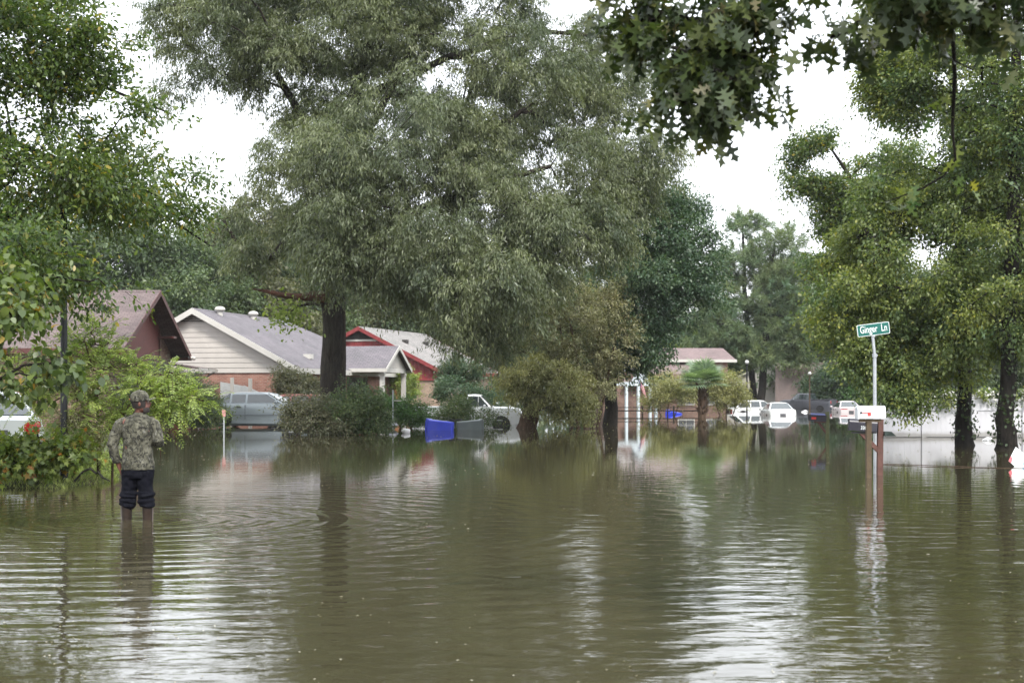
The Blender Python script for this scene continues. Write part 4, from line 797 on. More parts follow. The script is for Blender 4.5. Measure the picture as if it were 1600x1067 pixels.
# its pale blue-white porch with slim columns
pc = P(990, 600, 98)
h5 = empty('entrance_porch', (pc.x, 98, 0), 'pale blue-white gabled porch on slim columns beside the black trunk', 'porch', R(20))
M['pale_blue'] = mat('pale_blue_paint', (0.55, 0.62, 0.66), 0.5)
b = MB(); b.box(-1.9, 1.9, 0, 3, 1.95, 2.2); b.build('beam', M['pale_blue'], h5)
b = MB(); b.prism([(-.2, -.05, 2.2), (1.2, -.05, 2.2), (.5, -.05, 3.3)], (0, .12, 0)); b.build('gable_board', M['pale_blue'], h5)
b = MB(); b.prism([(-2.2, -.3, 2.21), (-.1, -.3, 2.21), (.5, -.3, 3.35), (.5, 3, 3.35), (-2.2, 3, 2.21)], (0, .01, .05)); 
b = MB(); b.add([(-2.2, -.3, 2.22), (-2.2, 3.2, 2.22), (.5, 3.2, 3.35), (.5, -.3, 3.35), (2.1, 3.2, 2.22), (2.1, -.3, 2.22)] + [(x, y, z + .07) for x, y, z in [(-2.2, -.3, 2.22), (-2.2, 3.2, 2.22), (.5, 3.2, 3.35), (.5, -.3, 3.35), (2.1, 3.2, 2.22), (2.1, -.3, 2.22)]],
      [(0, 1, 2, 3), (3, 2, 4, 5), (9, 8, 7, 6), (11, 10, 8, 9), (0, 3, 9, 6), (3, 5, 11, 9), (1, 0, 6, 7), (5, 4, 10, 11), (2, 1, 7, 8), (4, 2, 8, 10)]); b.build('roof', M['roof_pale'], h5, uv=True)
for q in (-1.6, -.5, .4, 1.3, 1.75): b = MB(); b.box(q - .09, q + .09, .02, .2, -.4, 1.94); b.build('column', M['pale_blue'], h5)
b = MB(); b.box(-2.6, 3.9, -1.0, -.9, .95, 1.05); b.box(-2.6, 3.9, -1.0, -.9, .52, .6); [b.box(q, q + .09, -1.005, -.895, -.4, 1.1) for q in (-2.6, -.4, 1.7, 3.8)]
fr_ = empty('rail_fence', (P(1000, 640, 95).x, 95, 0), 'dark two-rail fence in the flood before the pale porch', 'fence', 0); b2 = MB(); b2.box(-2.2, 4.4, -.04, .04, .22, .3); b2.box(-2.2, 4.4, -.04, .04, .45, .5); b2.build('rail', M['bark_dark'], fr_)
for q in (-2.2, .1, 2.2, 4.3): b = MB(); b.box(q, q + .1, -.07, .07, -.35, .62); b.build('fence_post', M['bark_dark'], fr_)
# flag hung from the porch
fl = empty('flag', (P(998, 590, 94).x, 94, 0), 'american flag drooping from its pole in front of the pink roofed house', 'flag')
b = MB(); b.tube([(.35, .2, 1.9), (-.15, -.1, 2.55)], .02, 6); b.build('flagpole', M['white_paint'], fl)
m, t, out = newmat('flag_cloth'); p = t.nodes.new('ShaderNodeBsdfPrincipled'); uv = t.nodes.new('ShaderNodeUVMap'); uv.uv_map = 'uv'; s = t.nodes.new('ShaderNodeSeparateXYZ'); t.links.new(uv.outputs[0], s.inputs[0])
st = math_(t, 'GREATER_THAN', math_(t, 'FRACT', math_(t, 'MULTIPLY', s.outputs[0], 6.5)), 0.5)
cq = mixc(t, st, (0.45, 0.03, 0.04), (0.7, 0.7, 0.7)); can = math_(t, 'MULTIPLY', math_(t, 'LESS_THAN', s.outputs[0], .46), math_(t, 'GREATER_THAN', s.outputs[1], .6))
t.links.new(mixc(t, can, cq, (0.03, 0.05, 0.2)), p.inputs['Base Color']); t.links.new(p.outputs[0], out.inputs[0])
me = bpy.data.meshes.new('cloth'); nu, nv = 14, 16; vs = []; 
for j in range(nv + 1):
    for i in range(nu + 1): u_, v_ = i / nu, j / nv; vs.append((-.15 + u_ * .45 * (1 - .3 * (1 - v_)) + (1 - v_) * .45, -.1 + .05 * math.sin(u_ * 14) * (1.2 - v_), 2.5 - u_ * .55 - (1 - v_) * 1.15))
me.from_pydata(vs, [], [(j * (nu + 1) + i, j * (nu + 1) + i + 1, (j + 1) * (nu + 1) + i + 1, (j + 1) * (nu + 1) + i) for j in range(nv) for i in range(nu)])
ul = me.uv_layers.new(name='uv')
for p_ in me.polygons:
    for li in p_.loop_indices: vi = me.loops[li].vertex_index; ul.data[li].uv = ((vi % (nu + 1)) / nu, (vi // (nu + 1)) / nv)
link('cloth', me, m, fl, True)
# far houses at the end of the street
h6 = empty('house', (P(1200, 600, 150).x, 150, 0), 'far grey roofed house with white trim behind the pine trunks', 'house', R(-15))
walls(h6, 9, 8, 2.6, M['siding_white']); gable_fill(h6, 9, 2.6, 4.6, M['siding_white'], 0, .25, out=.03)
gable_roof(h6, 9, 8, 2.6, 4.6, M['roof_grey'], M['white_paint']); window(h6, -2, 1.3, 1.4, 1.2, -.005); window(h6, 1.6, 1.3, 1.4, 1.2, -.005)
M['taupe'] = mat('taupe_siding', (0.22, 0.17, 0.16), 0.7)
b = MB(); b.box(1, 9, -3, 4, -.4, 4.6); b.build('garage_wall', M['taupe'], h6)
h7 = empty('house', (P(1350, 600, 165).x, 165, 0), 'far pale house with a grey gable half hidden behind the sign post', 'house', R(12))
walls(h7, 7, 8, 2.5, M['siding_white']); gable_fill(h7, 7, 2.5, 4.2, M['taupe'], 0, .25, out=.03); gable_roof(h7, 7, 8, 2.5, 4.2, M['roof_pale'], M['white_paint']); window(h7, -2.2, 1.2, 1.2, 1.2, -.005)
def board_fence(label, x0, x1, Y, z1, m, bw=.15, gap=.012, group=None, slope=0):
    r = empty('wooden_fence', ((x0 + x1) / 2, Y, 0), label, 'fence', slope, group); b = MB(); n = int((x1 - x0) / bw); rr = random.Random(3)
    for i in range(n): xa = -(x1 - x0) / 2 + i * bw; b.box(xa, xa + bw - gap, -.01, .01 + rr.random() * .004, -.35, z1 + rr.uniform(-.03, .03))
    b.build('board_panel', m, r); b = MB(); b.box(-(x1 - x0) / 2, (x1 - x0) / 2, .02, .07, z1 - .35, z1 - .25); b.build('rail', m, r); return r
board_fence('orange-brown board fence behind the clipped hedge', P(604, 600, 88).x, P(631, 600, 88).x, 88, 2.0, M['wood_fence'])
board_fence('pale board fence behind the black pickup', P(1225, 620, 150).x, P(1272, 620, 150).x, 150, 2.05, mat('pale_wood', (0.33, 0.24, 0.16), .8, var=.25))
# white gate panels leaning by the brick wall
g = empty('gate', (P(375, 610, 66).x, 66, 0), 'white gate panels leaning against the brick wall behind the silver car', 'gate', R(-8))
b = MB(); b.prism([(-.95, 0, .3), (.2, 0, .3), (.2, 0, 1.75), (-.95, 0, 1.95)], (0, .06, 0)); b.prism([(.22, -.1, .3), (1.25, -.1, .3), (1.25, -.1, 1.35), (.22, -.1, 1.78)], (0, .06, 0)); b.build('panel', mat('gate_grey', (0.5, 0.52, 0.52), .5), g)
b = MB(); b.box(-.45, -.3, -.05, .05, -.35, 2.15); b.box(.45, .6, -.15, -.04, -.35, 2.1); b.build('gate_post', M['white_paint'], g)

# white vinyl fence on the right
vf = empty('vinyl_fence', (P(1490, 683, 45.7).x, 45.7, 0), 'white vinyl panel fence standing in the flood behind the right-hand trees', 'fence')
M['vinyl'] = mat('vinyl', (0.60, 0.60, 0.63), 0.45, var=0.10, vs=0.8)
t = M['vinyl'].node_tree; pb_ = [n_ for n_ in t.nodes if n_.type == 'BSDF_PRINCIPLED'][0]; src = pb_.inputs['Base Color'].links[0].from_socket; v = coords(t); s_ = t.nodes.new('ShaderNodeSeparateXYZ'); t.links.new(v, s_.inputs[0])
hgt = math_(t, 'ADD', s_.outputs[2], math_(t, 'MULTIPLY', noise(t, v, 1.5, 5), -.2)); t.links.new(mixc(t, ramp(t, hgt, [(0.0, (.6,) * 3), (.06, (.2,) * 3), (.14, (0, 0, 0))]), src, (.13, .115, .08)), pb_.inputs['Base Color'])
b = MB(); X0 = P(1374, 683, 45.7).x - vf.location.x; posts = [X0] + [P(q, 683, 45.7).x - vf.location.x for q in (1443, 1521, 1600, 1680)]
for i, q in enumerate(posts): 
    pb = MB(); pb.box(q - .07, q + .07, -.075, .065, -.35, 1.27); pb.box(q - .09, q + .09, -.095, .085, 1.27, 1.31); pb.build('fence_post', M['vinyl'], vf)
for i in range(4):
    a, c = posts[i] + .071, posts[i + 1] - .071; pb = MB(); n = int((c - a) / .16)
    for k in range(n): xa = a + (c - a) * k / n; pb.box(xa, xa + (c - a) / n - .003, -.012, .012, -.33, 1.16)
    pb.box(a, c, -.035, .03, 1.16, 1.24); pb.box(a, c, -.035, .03, .02, .10); pb.box(a, c, -.034, .029, .86, .90); pb.build('fence_panel', M['vinyl'], vf)
# ------------------------------------------------------------------ vehicles
def paint(name, col, rough=0.3, metal=0.0):
    return mat(name, col, rough, metal, 0.5, var=0.04, vs=1.5, coat=0.4)
M['tyre'] = mat('tyre', (0.018, 0.018, 0.018), 0.8); M['tail_red'] = mat('tail_red', (0.42, 0.012, 0.015), 0.2); M['rim'] = mat('rim', (0.4, 0.4, 0.42), 0.35, 0.8)
M['trim_black'] = mat('trim_black', (0.02, 0.02, 0.022), 0.5); M['lamp_clear'] = glassmat('lamp_clear', (0.55, 0.55, 0.55), .1); M['plate'] = mat('plate', (0.09, 0.09, 0.10), .4)
def lerp_tab(tab, x):
    return float(np.interp(x, [a for a, _ in tab], [b for _, b in tab]))
def car(label, loc, rz, m, L=4.75, Wd=1.76, roof=1.42, belt=0.93, nose=0.68, tail=0.92, cab=(-0.44, -0.27, 0.10, 0.28), trunk_flat=True, pickup=False, rear_hi=None,
        group=None, cat='car', lowerm=None, boxy=0.5, platec=None, tail_w=.36, tail_h=.16, tail_z=None, doors=4, low=0.0, tum=.20):
    """x forward, origin on the ground at the middle; cab = base rear, roof rear, roof front, base front as fractions of L"""
    root = empty('pickup_truck' if pickup else 'parked_car', loc, label, 'pickup' if pickup else cat, rz, group)
    hw = Wd / 2; top = [(-.5, tail - .08), (-.485, tail), (cab[0], belt + .01), (cab[3], belt), (.42, nose + .06), (.485, nose), (.5, nose - .1)]
    if pickup: top = [(-.5, tail - .02), (-.495, tail), (cab[0] - .012, tail), (cab[0], belt), (cab[3], belt), (.40, nose + .12), (.48, nose + .04), (.5, nose - .1)]
    wid = [(-.5, .86), (-.47, .95), (-.3, 1), (.3, 1), (.44, .94), (.5, .80)]; bot = [(-.5, .38), (-.44, .24), (.44, .22), (.5, .34)]
    b = MB(); rings = []
    for i in range(41):
        x = -.5 + i / 40; w_ = hw * lerp_tab(wid, x); zt = lerp_tab(top, x); zb = lerp_tab(bot, x) - low
        pr = [(w_ * .86, zb), (w_ * .985, zb + .10), (w_ * .975, zb + .28), (w_, (zb + zt) / 2 + .06), (w_ * .975, zt - .14), (w_ * .93, zt - .035), (w_ * .84, zt), (w_ * .4, zt + .018)]
        rings.append([Vector((x * L, y, z)) for y, z in pr] + [Vector((x * L, -y, z)) for y, z in pr[::-1]])
    b.loft(rings); b.build('body', m, root, True)
    # cabin
    b = MB(); rings = []; x0, x1, x2, x3 = [c_ * L for c_ in cab]; zb = belt - .02
    def cabw(z): return hw * (.90 - tum * (z - belt) / (roof - belt))
    n = 24
    for i in range(n + 1):
        x = x0 + (x3 - x0) * i / n
        z = min(np.interp(x, [x0, x1], [zb, roof]) if x < x1 else 9, np.interp(x, [x2, x3], [roof, zb]) if x > x2 else 9, roof)
        z = float(z) - 0.02 * max(0, 1 - min(abs(x - x1), abs(x - x2)) / .25)
        zc = z + .02 * (1 if x1 < x < x2 else 0); w0 = cabw(belt); w1 = cabw(z)
        prf = [(w0, zb - .05), (w0 * 1.0, zb + .0), (w1 + .0, max(zb, z - .05)), (w1 * .95, z - .012), (w1 * .8, z + .004), (w1 * .4, zc)]
        rings.append([Vector((x, y, zz)) for y, zz in prf] + [Vector((x, -y, zz)) for y, zz in prf[::-1]])
    b.loft(rings); cb = b.build('cabin', m, root, True)
    # side windows, proud of the cabin sides by a few mm
    split = {4: [.03, .36, .70, .97], 2: [.03, .62, .97], 5: [.03, .16, .46, .97]}[doors]
    def sidept(x, z, sg): w0 = cabw(belt); w_ = w0 + (cabw(roof) - w0) * (z - belt) / (roof - belt); return Vector((x, sg * (w_ + .008), z))
    def lo_hi(fr): return (x0 + .10 + (x3 - x0 - .22) * fr), (x1 + .02 + (x2 - x1 - .04) * fr)
    for sg in (-1, 1):
        for k in range(len(split) - 1):
            gap = .022; a, c_ = split[k] + (gap if k else 0), split[k + 1] - (gap if k < len(split) - 2 else 0)
            (al, ah), (cl, ch) = lo_hi(a), lo_hi(c_); z0, z1 = belt + .035, roof - .085; q = (z1 - belt) / (roof - belt)
            P4 = [sidept(al, z0, sg), sidept(cl, z0, sg), sidept(cl + (ch - cl) * q, z1, sg), sidept(al + (ah - al) * q, z1, sg)]
            # keep the pillars upright between the doors
            if 0 < k: xm = al * .5 + (al + (ah - al) * q) * .5; P4[0].x = xm; P4[3].x = xm
            if k < len(split) - 2: xm = cl * .5 + (cl + (ch - cl) * q) * .5; P4[1].x = xm; P4[2].x = xm
            b = MB(); b.prism(P4, (0, -sg * .03, 0)); b.build('side_window', M['car_glass'], root)
    for nm, (xa, xb), s_ in (('rear_window', (x0, x1), -1), ('windshield', (x3, x2), 1)):
        P4 = []; off = Vector((s_ * .02, 0, .02))
        for f_, zz in ((.1, 0), (.88, 0)):
            x = xa + (xb - xa) * f_; z = zb + (roof - zb) * f_; w_ = cabw(z) * .86; P4.append((x, w_, z))
        q = [Vector((P4[0][0], -P4[0][1], P4[0][2])), Vector(P4[0]), Vector(P4[1]), Vector((P4[1][0], -P4[1][1], P4[1][2]))]
        b = MB(); b.prism([v + off for v in q], off * -1.4); b.build(nm, M['car_glass'], root)
    # door seams, handles, side moulding
    b = MB()
    sx = [lo_hi(split[k])[0] for k in range(1, len(split) - 1)] + [x3 - .12]
    for sg in (-1, 1):
        for x in sx: b.box(x - .006, x + .006, *sorted((sg * (hw - .03), sg * (hw + .002))), .34, belt - .06)
    b.build('door_seam', M['trim_black'], root)
    for sg in (-1, 1):
        b = MB(); b.box(-.34 * L, .33 * L, *sorted((sg * (hw - .012), sg * (hw + .012))), .50, .545); b.build('side_moulding', lowerm or m, root)
        for x in sx[-2:] if doors != 2 else sx[-1:]: 
            b = MB(); b.box(x - .36, x - .18, *sorted((sg * (hw - .03), sg * (hw + .02))), belt - .17, belt - .135); b.build('door_handle', M['trim_black'], root)
        b = MB(); b.sphere((x3 - .32, sg * (hw + .06), belt + .05), (.06, .1, .065), 10, 6); b.build('mirror', m, root, True)
    # bumpers, lamps, plate
    b = MB(); b.box(-.5 * L - .06, -.5 * L + .12, -hw * .9, hw * .9, .40, .56); b.build('rear_bumper', lowerm or m, root, True, .03)
    b = MB(); b.box(.5 * L - .14, .5 * L + .05, -hw * .84, hw * .84, .36, .54); b.build('front_bumper', lowerm or m, root, True, .03)
    tz = tail_z or tail - .22
    for sg in (-1, 1):
        b = MB(); ys = sorted((sg * hw * .86, sg * (hw * .86 - tail_w)))
        b.box(-.5 * L - .015, -.5 * L + .10, ys[0], ys[1], tz - tail_h / 2, tz + tail_h / 2); b.build('tail_light', M['tail_red'], root, True, min(tail_w, tail_h) * .28)
        b = MB(); ys = sorted((sg * hw * .80, sg * (hw * .80 - .36))); b.box(.5 * L - .14, .5 * L - .01, ys[0], ys[1], nose - .24, nose - .09); b.build('headlight', M['lamp_clear'], root, True, .02)
    b = MB(); b.box(-.5 * L - .03, -.5 * L + .02, -.18, .18, .62, .76); b.build('plate', platec or M['plate'], root)
    for sx_ in (-.31, .32):
        for sg in (-1, 1):
            c_ = Vector((sx_ * L, sg * (hw - .11), .33)); b = MB(); b.tube([c_ + Vector((0, -.1, 0)), c_ + Vector((0, .1, 0))], .33, 22); wl = b.build('wheel', M['tyre'], root, True, .02)
            b = MB(); b.tube([c_ + Vector((0, sg * .09, 0)), c_ + Vector((0, sg * .112, 0))], .2, 18); b.build('rim', M['rim'], wl, True)
            b = MB(); cc = Vector((sx_ * L, sg * (hw - .02), .33)); ring = [cc + Vector((.40 * math.cos(a_), 0, .40 * math.sin(a_))) for a_ in np.linspace(-.35, math.pi + .35, 16)]; b.prism(ring, (0, sg * .024, 0)); b.build('wheel_arch', M['trim_black'], root)
    if pickup:
        b = MB(); b.box(-.485 * L, cab[0] * L - .06, -hw * .84, hw * .84, tail + .005, tail + .022); b.build('bed_liner', M['trim_black'], root)
        b = MB(); zt = tail + .01
        for sg in (-1, 1): ys = sorted((sg * hw * .80, sg * hw * .97)); b.box(-.495 * L, cab[0] * L - .03, ys[0], ys[1], zt - .02, zt + .05)
        b.box(-.5 * L, -.485 * L, -hw * .8, hw * .8, zt - .02, zt + .05); b.build('bed_rail', m, root, True, .015)
    return root
silver = paint('silver_paint', (0.27, 0.31, 0.33), 0.35, 0.15); white = paint('white_car_paint', (0.66, 0.68, 0.68)); 
# silver sedan, side on, nose to the right
def px_at(px, Y): return (px - 800) * Y / F
car('silver-blue boxy sedan, side on, behind the flowering bush', (px_at(410, 59.5), 59.5, -0.0), R(-7), silver, L=4.65, low=.16, roof=1.45, belt=1.0, nose=.72, tail=.92, cab=(-.40, -.235, .07, .25), doors=5, lowerm=mat('silver_lower', (0.18, 0.2, 0.22), .5))
car('red sedan almost hidden behind the big bush and oak trunk', (px_at(485, 63.5), 63.5, -0.05), R(-4), paint('faded_red', (0.32, 0.07, 0.05)), roof=1.42)
car('white sedan with a red tail light parked on the grass at the left edge', (px_at(-22, 27.6) - .25, 27.9, -0.02), R(118), white, L=4.8, Wd=1.8, roof=1.46, belt=.98, tail=1.0, cab=(-.40, -.20, .10, .28), tail_w=.34, tail_h=.30, tail_z=.78)
car('white compact pickup behind the fallen blue bin', (px_at(733, 65), 65, -0.32), R(-5), white, L=4.9, Wd=1.72, roof=1.68, belt=1.12, nose=.98, tail=1.08, cab=(-.02, .0, .11, .23), pickup=True, doors=2, tail_w=.16, tail_h=.28, tail_z=.9)
car('white sedan seen from behind, half sunk in the middle of the street', (px_at(1217, 93), 93.5, -0.64), R(88), white, L=4.7, Wd=1.86, roof=1.46, belt=1.0, tum=.3, tail=1.04, cab=(-.38, -.15, .06, .28), platec=M['plate'], tail_h=.05, tail_z=.5, tail_w=.2)
car('dark grey double-cab pickup with a pale canopy on the cab end, far down the street', (px_at(1262, 134), 134, -0.42), R(146), paint('dark_grey_paint', (0.085, 0.09, 0.11), .3, .1), L=5.2, Wd=1.95, roof=1.85, belt=1.25, nose=1.1, tail=1.25, cab=(-.12, -.09, .14, .27), pickup=True, doors=4, tail_w=.16, tail_h=.3, tail_z=1.0)
car('white sedan with red trim line seen from behind, farther down the street', (px_at(1322, 108), 108, -0.62), R(86), paint('pinkish_white', (0.68, 0.60, 0.61)), L=4.7, Wd=1.8, tum=.3, roof=1.46, belt=.98, tail=1.02, cab=(-.40, -.16, .06, .28), tail_h=.07, tail_w=.5, tail_z=.9)
car('white car parked behind the pine trunks', (px_at(1180, 112), 112, -0.62), R(15), white, L=4.6, roof=1.5)

# ------------------------------------------------------------------ bins, poles and small things
def bin_(label, loc, rot, m, group='tipped wheelie bins'):
    """wheeled bin lying on its side; local z is its height when upright"""
    root = empty('wheelie_bin', loc, label, 'bin', 0, group); root.rotation_euler = rot; root.rotation_mode = 'XYZ'
    b = MB(); rings = []
    for z, w_, d_ in ((0, .21, .24), (.02, .235, .27), (.5, .26, .31), (.86, .285, .345), (.9, .31, .37), (.96, .31, .37), (.965, .285, .345), (.6, .25, .3)):
        rings.append([Vector((sx * w_ * a, sy * d_ * c_, z)) for sx, sy, a, c_ in ((-1, -1, .85, 1), (1, -1, .85, 1), (1, -1, 1, .85), (1, 1, 1, .85), (1, 1, .85, 1), (-1, 1, .85, 1), (-1, 1, 1, .85), (-1, -1, 1, .85))])
    b.loft(rings); b.build('bin_body', m, root, True)
    b = MB(); b.prism([(-.32, -.38, .975), (.32, -.38, .975), (.32, .40, .985), (-.32, .40, .985)], (0, 0, .035)); b.prism([(-.24, -.28, 1.011), (.24, -.28, 1.011), (.24, .28, 1.021), (-.24, .28, 1.021)], (0, 0, .03)); b.build('lid', m, root, True, .01)
    b = MB(); b.tube([(-.26, .44, .93), (.26, .44, .93)], .018, 8); b.box(-.25, -.21, .36, .45, .9, .95); b.box(.21, .25, .36, .45, .9, .95); b.build('handle', m, root)
    for sg in (-1, 1):
        b = MB(); b.tube([(sg * .27, .27, .1), (sg * .33, .27, .1)], .12, 16); b.build('wheel', M['tyre'], root, True)
    return root
blue = mat('blue_plastic', (0.02, 0.045, 0.52), 0.35, var=.08); gbin = mat('grey_plastic', (0.10, 0.12, 0.12), 0.45, var=.1)
bin_('blue wheeled bin lying on its side, floating before the white pickup', (px_at(708, 54.5), 54.5, .08), (R(0), R(-87), R(-6)), blue)
bin_('dark grey wheeled bin lying against the blue one', (px_at(714, 55.2), 55.2, .08), (R(0), R(88), R(4)), gbin)
bin_('far blue bin afloat by the stems of the shrub left of the palm', (px_at(1064, 96), 96, -.16), (R(0), R(-80), R(-20)), blue, 'far bins')

def post_lamp(name, label, px, Y, ztop, r, mt, globe=None, zb=-.35):
    root = empty(name, (px_at(px, Y), Y, zb), label, 'lamp post'); b = MB(); h = ztop - zb
    b.tube([(0, 0, 0), (0, 0, .3), (0, 0, .32), (0, 0, h)], [r * 1.2, r * 1.15, r, r * .85], 14); b.build('pole', mt, root, True)
    hd = MB()
    if globe: hd.tube([(0, 0, h), (0, 0, h + .08)], [r * 1.3, r * 1.6], 12); hd.build('lamp_collar', mt, root, True); hd = MB(); hd.sphere((0, 0, h + .08 + globe), globe); hd.build('globe', M['lamp_clear'], root, True)
    else:
        hd.tube([(0, 0, h), (0, 0, h + .12), (0, 0, h + .14), (0, 0, h + .5), (0, 0, h + .52), (0, 0, h + .68)], [.1, .12, .14, .2, .24, .04], 8); hd.build('lantern', M['trim_black'], root); hd = MB(); hd.tube([(0, 0, h + .15), (0, 0, h + .49)], [.147, .207], 8); hd.build('lantern_glass', M['lamp_clear'], root)
    return root
M['black_paint'] = mat('black_paint', (0.007, 0.008, 0.009), 0.5, spec=.3)
post_lamp('street_lamp', 'tall black street lamp pole rising through the leaves beside the white car', 100, 21.7, 4.2, .055, M['black_paint'], zb=0.0)
post_lamp('street_lamp', 'slim dark lamp post with a small white globe just left of the pines', 1167, 98, 3.35, .06, M['black_paint'], .14)
post_lamp('street_lamp', 'distant lamp post with a pale head above the dark pickup', 1265, 132, 3.0, .07, M['bark_brown'], .17)

# street name sign
m_g = mat('sign_green', (0.0, 0.105, 0.085), 0.35, var=.04); m_w = mat('sign_white', (0.72, 0.76, 0.76), .4, var=.02)
SY = 24.9; ss = empty('street_sign', (px_at(1366.5, SY), SY, -.35), 'green street name sign on a grey metal post behind the mailboxes', 'street sign')
zt = HC + (YH - 525) * SY / F + .35
b = MB(); b.tube([(.01, 0, 0), (.0, 0, zt - .33)], .031, 14); b.build('post', M['galv'], ss, True)
b = MB(); b.tube([(.0, 0, zt - .34), (-.035, 0, zt + .0)], .026, 12); b.tube([(.0, 0, zt - .37), (-.003, 0, zt - .31)], .042, 14); b.tube([(.028, -.0, zt - .34), (.055, -.0, zt - .34)], .012, 6); b.build('post_sleeve', M['galv'], ss, True)
T = Matrix.Translation((-.03, 0, zt + .115)) @ Matrix.Rotation(R(-7.0), 4, 'Y')
b = MB(); hw_, hh_, rr = .285, .105, .025
def rrect(w_, h_, r_, y):
    pts = []
    for cx, cz, a0 in ((w_ - r_, h_ - r_, 0), (-w_ + r_, h_ - r_, 90), (-w_ + r_, -h_ + r_, 180), (w_ - r_, -h_ + r_, 270)):
        for a in (0, 30, 60, 90): pts.append(T @ Vector((cx + r_ * math.cos(R(a0 + a)), y, cz + r_ * math.sin(R(a0 + a)))))
    return pts
b.prism(rrect(hw_, hh_, rr, -.035), T.to_3x3() @ Vector((0, .004, 0))); bl = b.build('border', m_w, ss)
b = MB(); b.prism(rrect(hw_ - .011, hh_ - .011, rr - .008, -.038), T.to_3x3() @ Vector((0, .002, 0))); bl2 = b.build('sign_plate', m_g, ss)
text_mesh('lettering', 'Ginger  Ln', .178, m_w, bl2, T @ Matrix.Translation((0.002, -.0405, .006)) @ Matrix.Rotation(R(90), 4, 'X'), .001, sx=.63, bold=.0016)
b = MB(); b.box(-.045, .0, -.034, .02, zt - .02, zt + .03); b.build('bracket', M['galv'], ss)

# mailboxes
def mailbox(root, name_m, cx, cy, cz, L_, W_, H_, yaw, pitch=0.0, roll=0.0):
    """rounded-top rural box, long axis along local x"""
    T = Matrix.Translation((cx, cy, cz)) @ Matrix.Rotation(yaw, 4, 'Z') @ Matrix.Rotation(pitch, 4, 'Y')
    prof = [(-W_ / 2, 0), (W_ / 2, 0)] + [(W_ / 2 * math.cos(a), H_ - W_ / 2 * .8 + W_ / 2 * .8 * math.sin(a)) for a in np.linspace(0, math.pi, 12)]
    b = MB(); b.prism([T @ Vector((-L_ / 2, y, z)) for y, z in prof], T.to_3x3() @ Vector((L_, 0, 0))); bx = b.build('mailbox_body', name_m, root, True)
    b = MB(); pr2 = [(y * 1.05, z * 1.03 - .003) for y, z in prof]; b.prism([T @ Vector((-L_ / 2 - .012, y, z)) for y, z in pr2], T.to_3x3() @ Vector((.028, 0, 0))); b.box(-L_ / 2 - .03, -L_ / 2 - .012, -.02, .02, H_ - .04, H_ - .01, T); b.build('mailbox_door', name_m, root, True)
    return T
m_wm = mat('mailbox_white', (0.62, 0.64, 0.67), .4, var=.06); m_bm = mat('mailbox_black', (0.022, 0.02, 0.03), .35, var=.1); m_flag = mat('flag_red', (0.6, 0.05, 0.04), .4)
m_p1 = mat('post_green_wood', (0.085, 0.06, 0.035), .85, var=.35, vs=9, bmp=.5); m_p2 = mat('post_brown_wood', (0.105, 0.05, 0.04), .85, var=.3, vs=9, bmp=.5)
MY = 23.6; rootA = empty('mailbox', (px_at(1357, MY), MY, -.35), 'white mailbox with a red flag on a square wooden post', 'mailbox', 0, 'mailboxes at the corner')
pp = MY / F; zA = HC + (YH - 654) * pp + .35
b = MB(); b.box(-.042, .042, -.05, .05, 0, zA - .055); b.build('post', m_p1, rootA, False, .004)
b = MB(); b.box(-.15, .2, -.055, .055, zA - .054, zA - .008); b.build('mount_board', m_p1, rootA)
TA = mailbox(rootA, m_wm, .035, 0, zA, .455, .17, .215, R(2))
b = MB(); b.box(-.19, -.055, -.091, -.087, .095, .107, TA); b.box(-.075, -.02, -.091, -.087, .05, .107, TA); fl_ = b.build('flag', m_flag, rootA)
b = MB(); b.tube([TA @ Vector((-.185, -.086, .101)), TA @ Vector((-.185, -.097, .101))], .017, 10); b.build('pivot', M['trim_black'], fl_)
# second post with the black box
MB2 = 24.4; rootB = empty('mailbox', (px_at(1374, MB2), MB2, -.35), 'black mailbox with white numbers slung below and behind the white one', 'mailbox', 0, 'mailboxes at the corner')
q2 = MB2 / F; zb_ = HC + (YH - 672) * q2 + .35
b = MB(); b.prism([(-.045, -.05, 0), (.045, -.05, 0), (.06, -.05, HC + (YH - 655) * q2 + .35), (-.03, -.05, HC + (YH - 655) * q2 + .35)], (0, .1, 0)); b.build('post', m_p2, rootB)
b = MB(); b.box(-.47, -.06, -.045, .045, zb_ - .055, zb_ - .02); b.build('arm', M['trim_black'], rootB)
b = MB(); b.prism([(-.35, -.04, zb_ - .06), (-.25, -.04, zb_ - .06), (.0, -.04, zb_ - .32), (-.045, -.04, zb_ - .38)], (0, .07, 0)); b.build('brace', m_p2, rootB)
b = MB(); b.prism([(.06, -.12, zb_ - .02), (.17, -.14, zb_ - .02), (.26, -.12, zb_ - .10), (.06, -.12, zb_ - .10)], (0, .2, .0)); b.build('newspaper_shelf', mat('dark_green', (.03, .045, .04), .5), rootB)
TB = mailbox(rootB, m_bm, -.29, -.0, zb_ - .015, .46, .17, .2, R(-4), R(4))
text_mesh('house_number', '330', .085, m_w, rootB, TB @ Matrix.Translation((-.0, -.0875, .055)) @ Matrix.Rotation(R(90), 4, 'X'), .001, sx=.8, bold=.001)
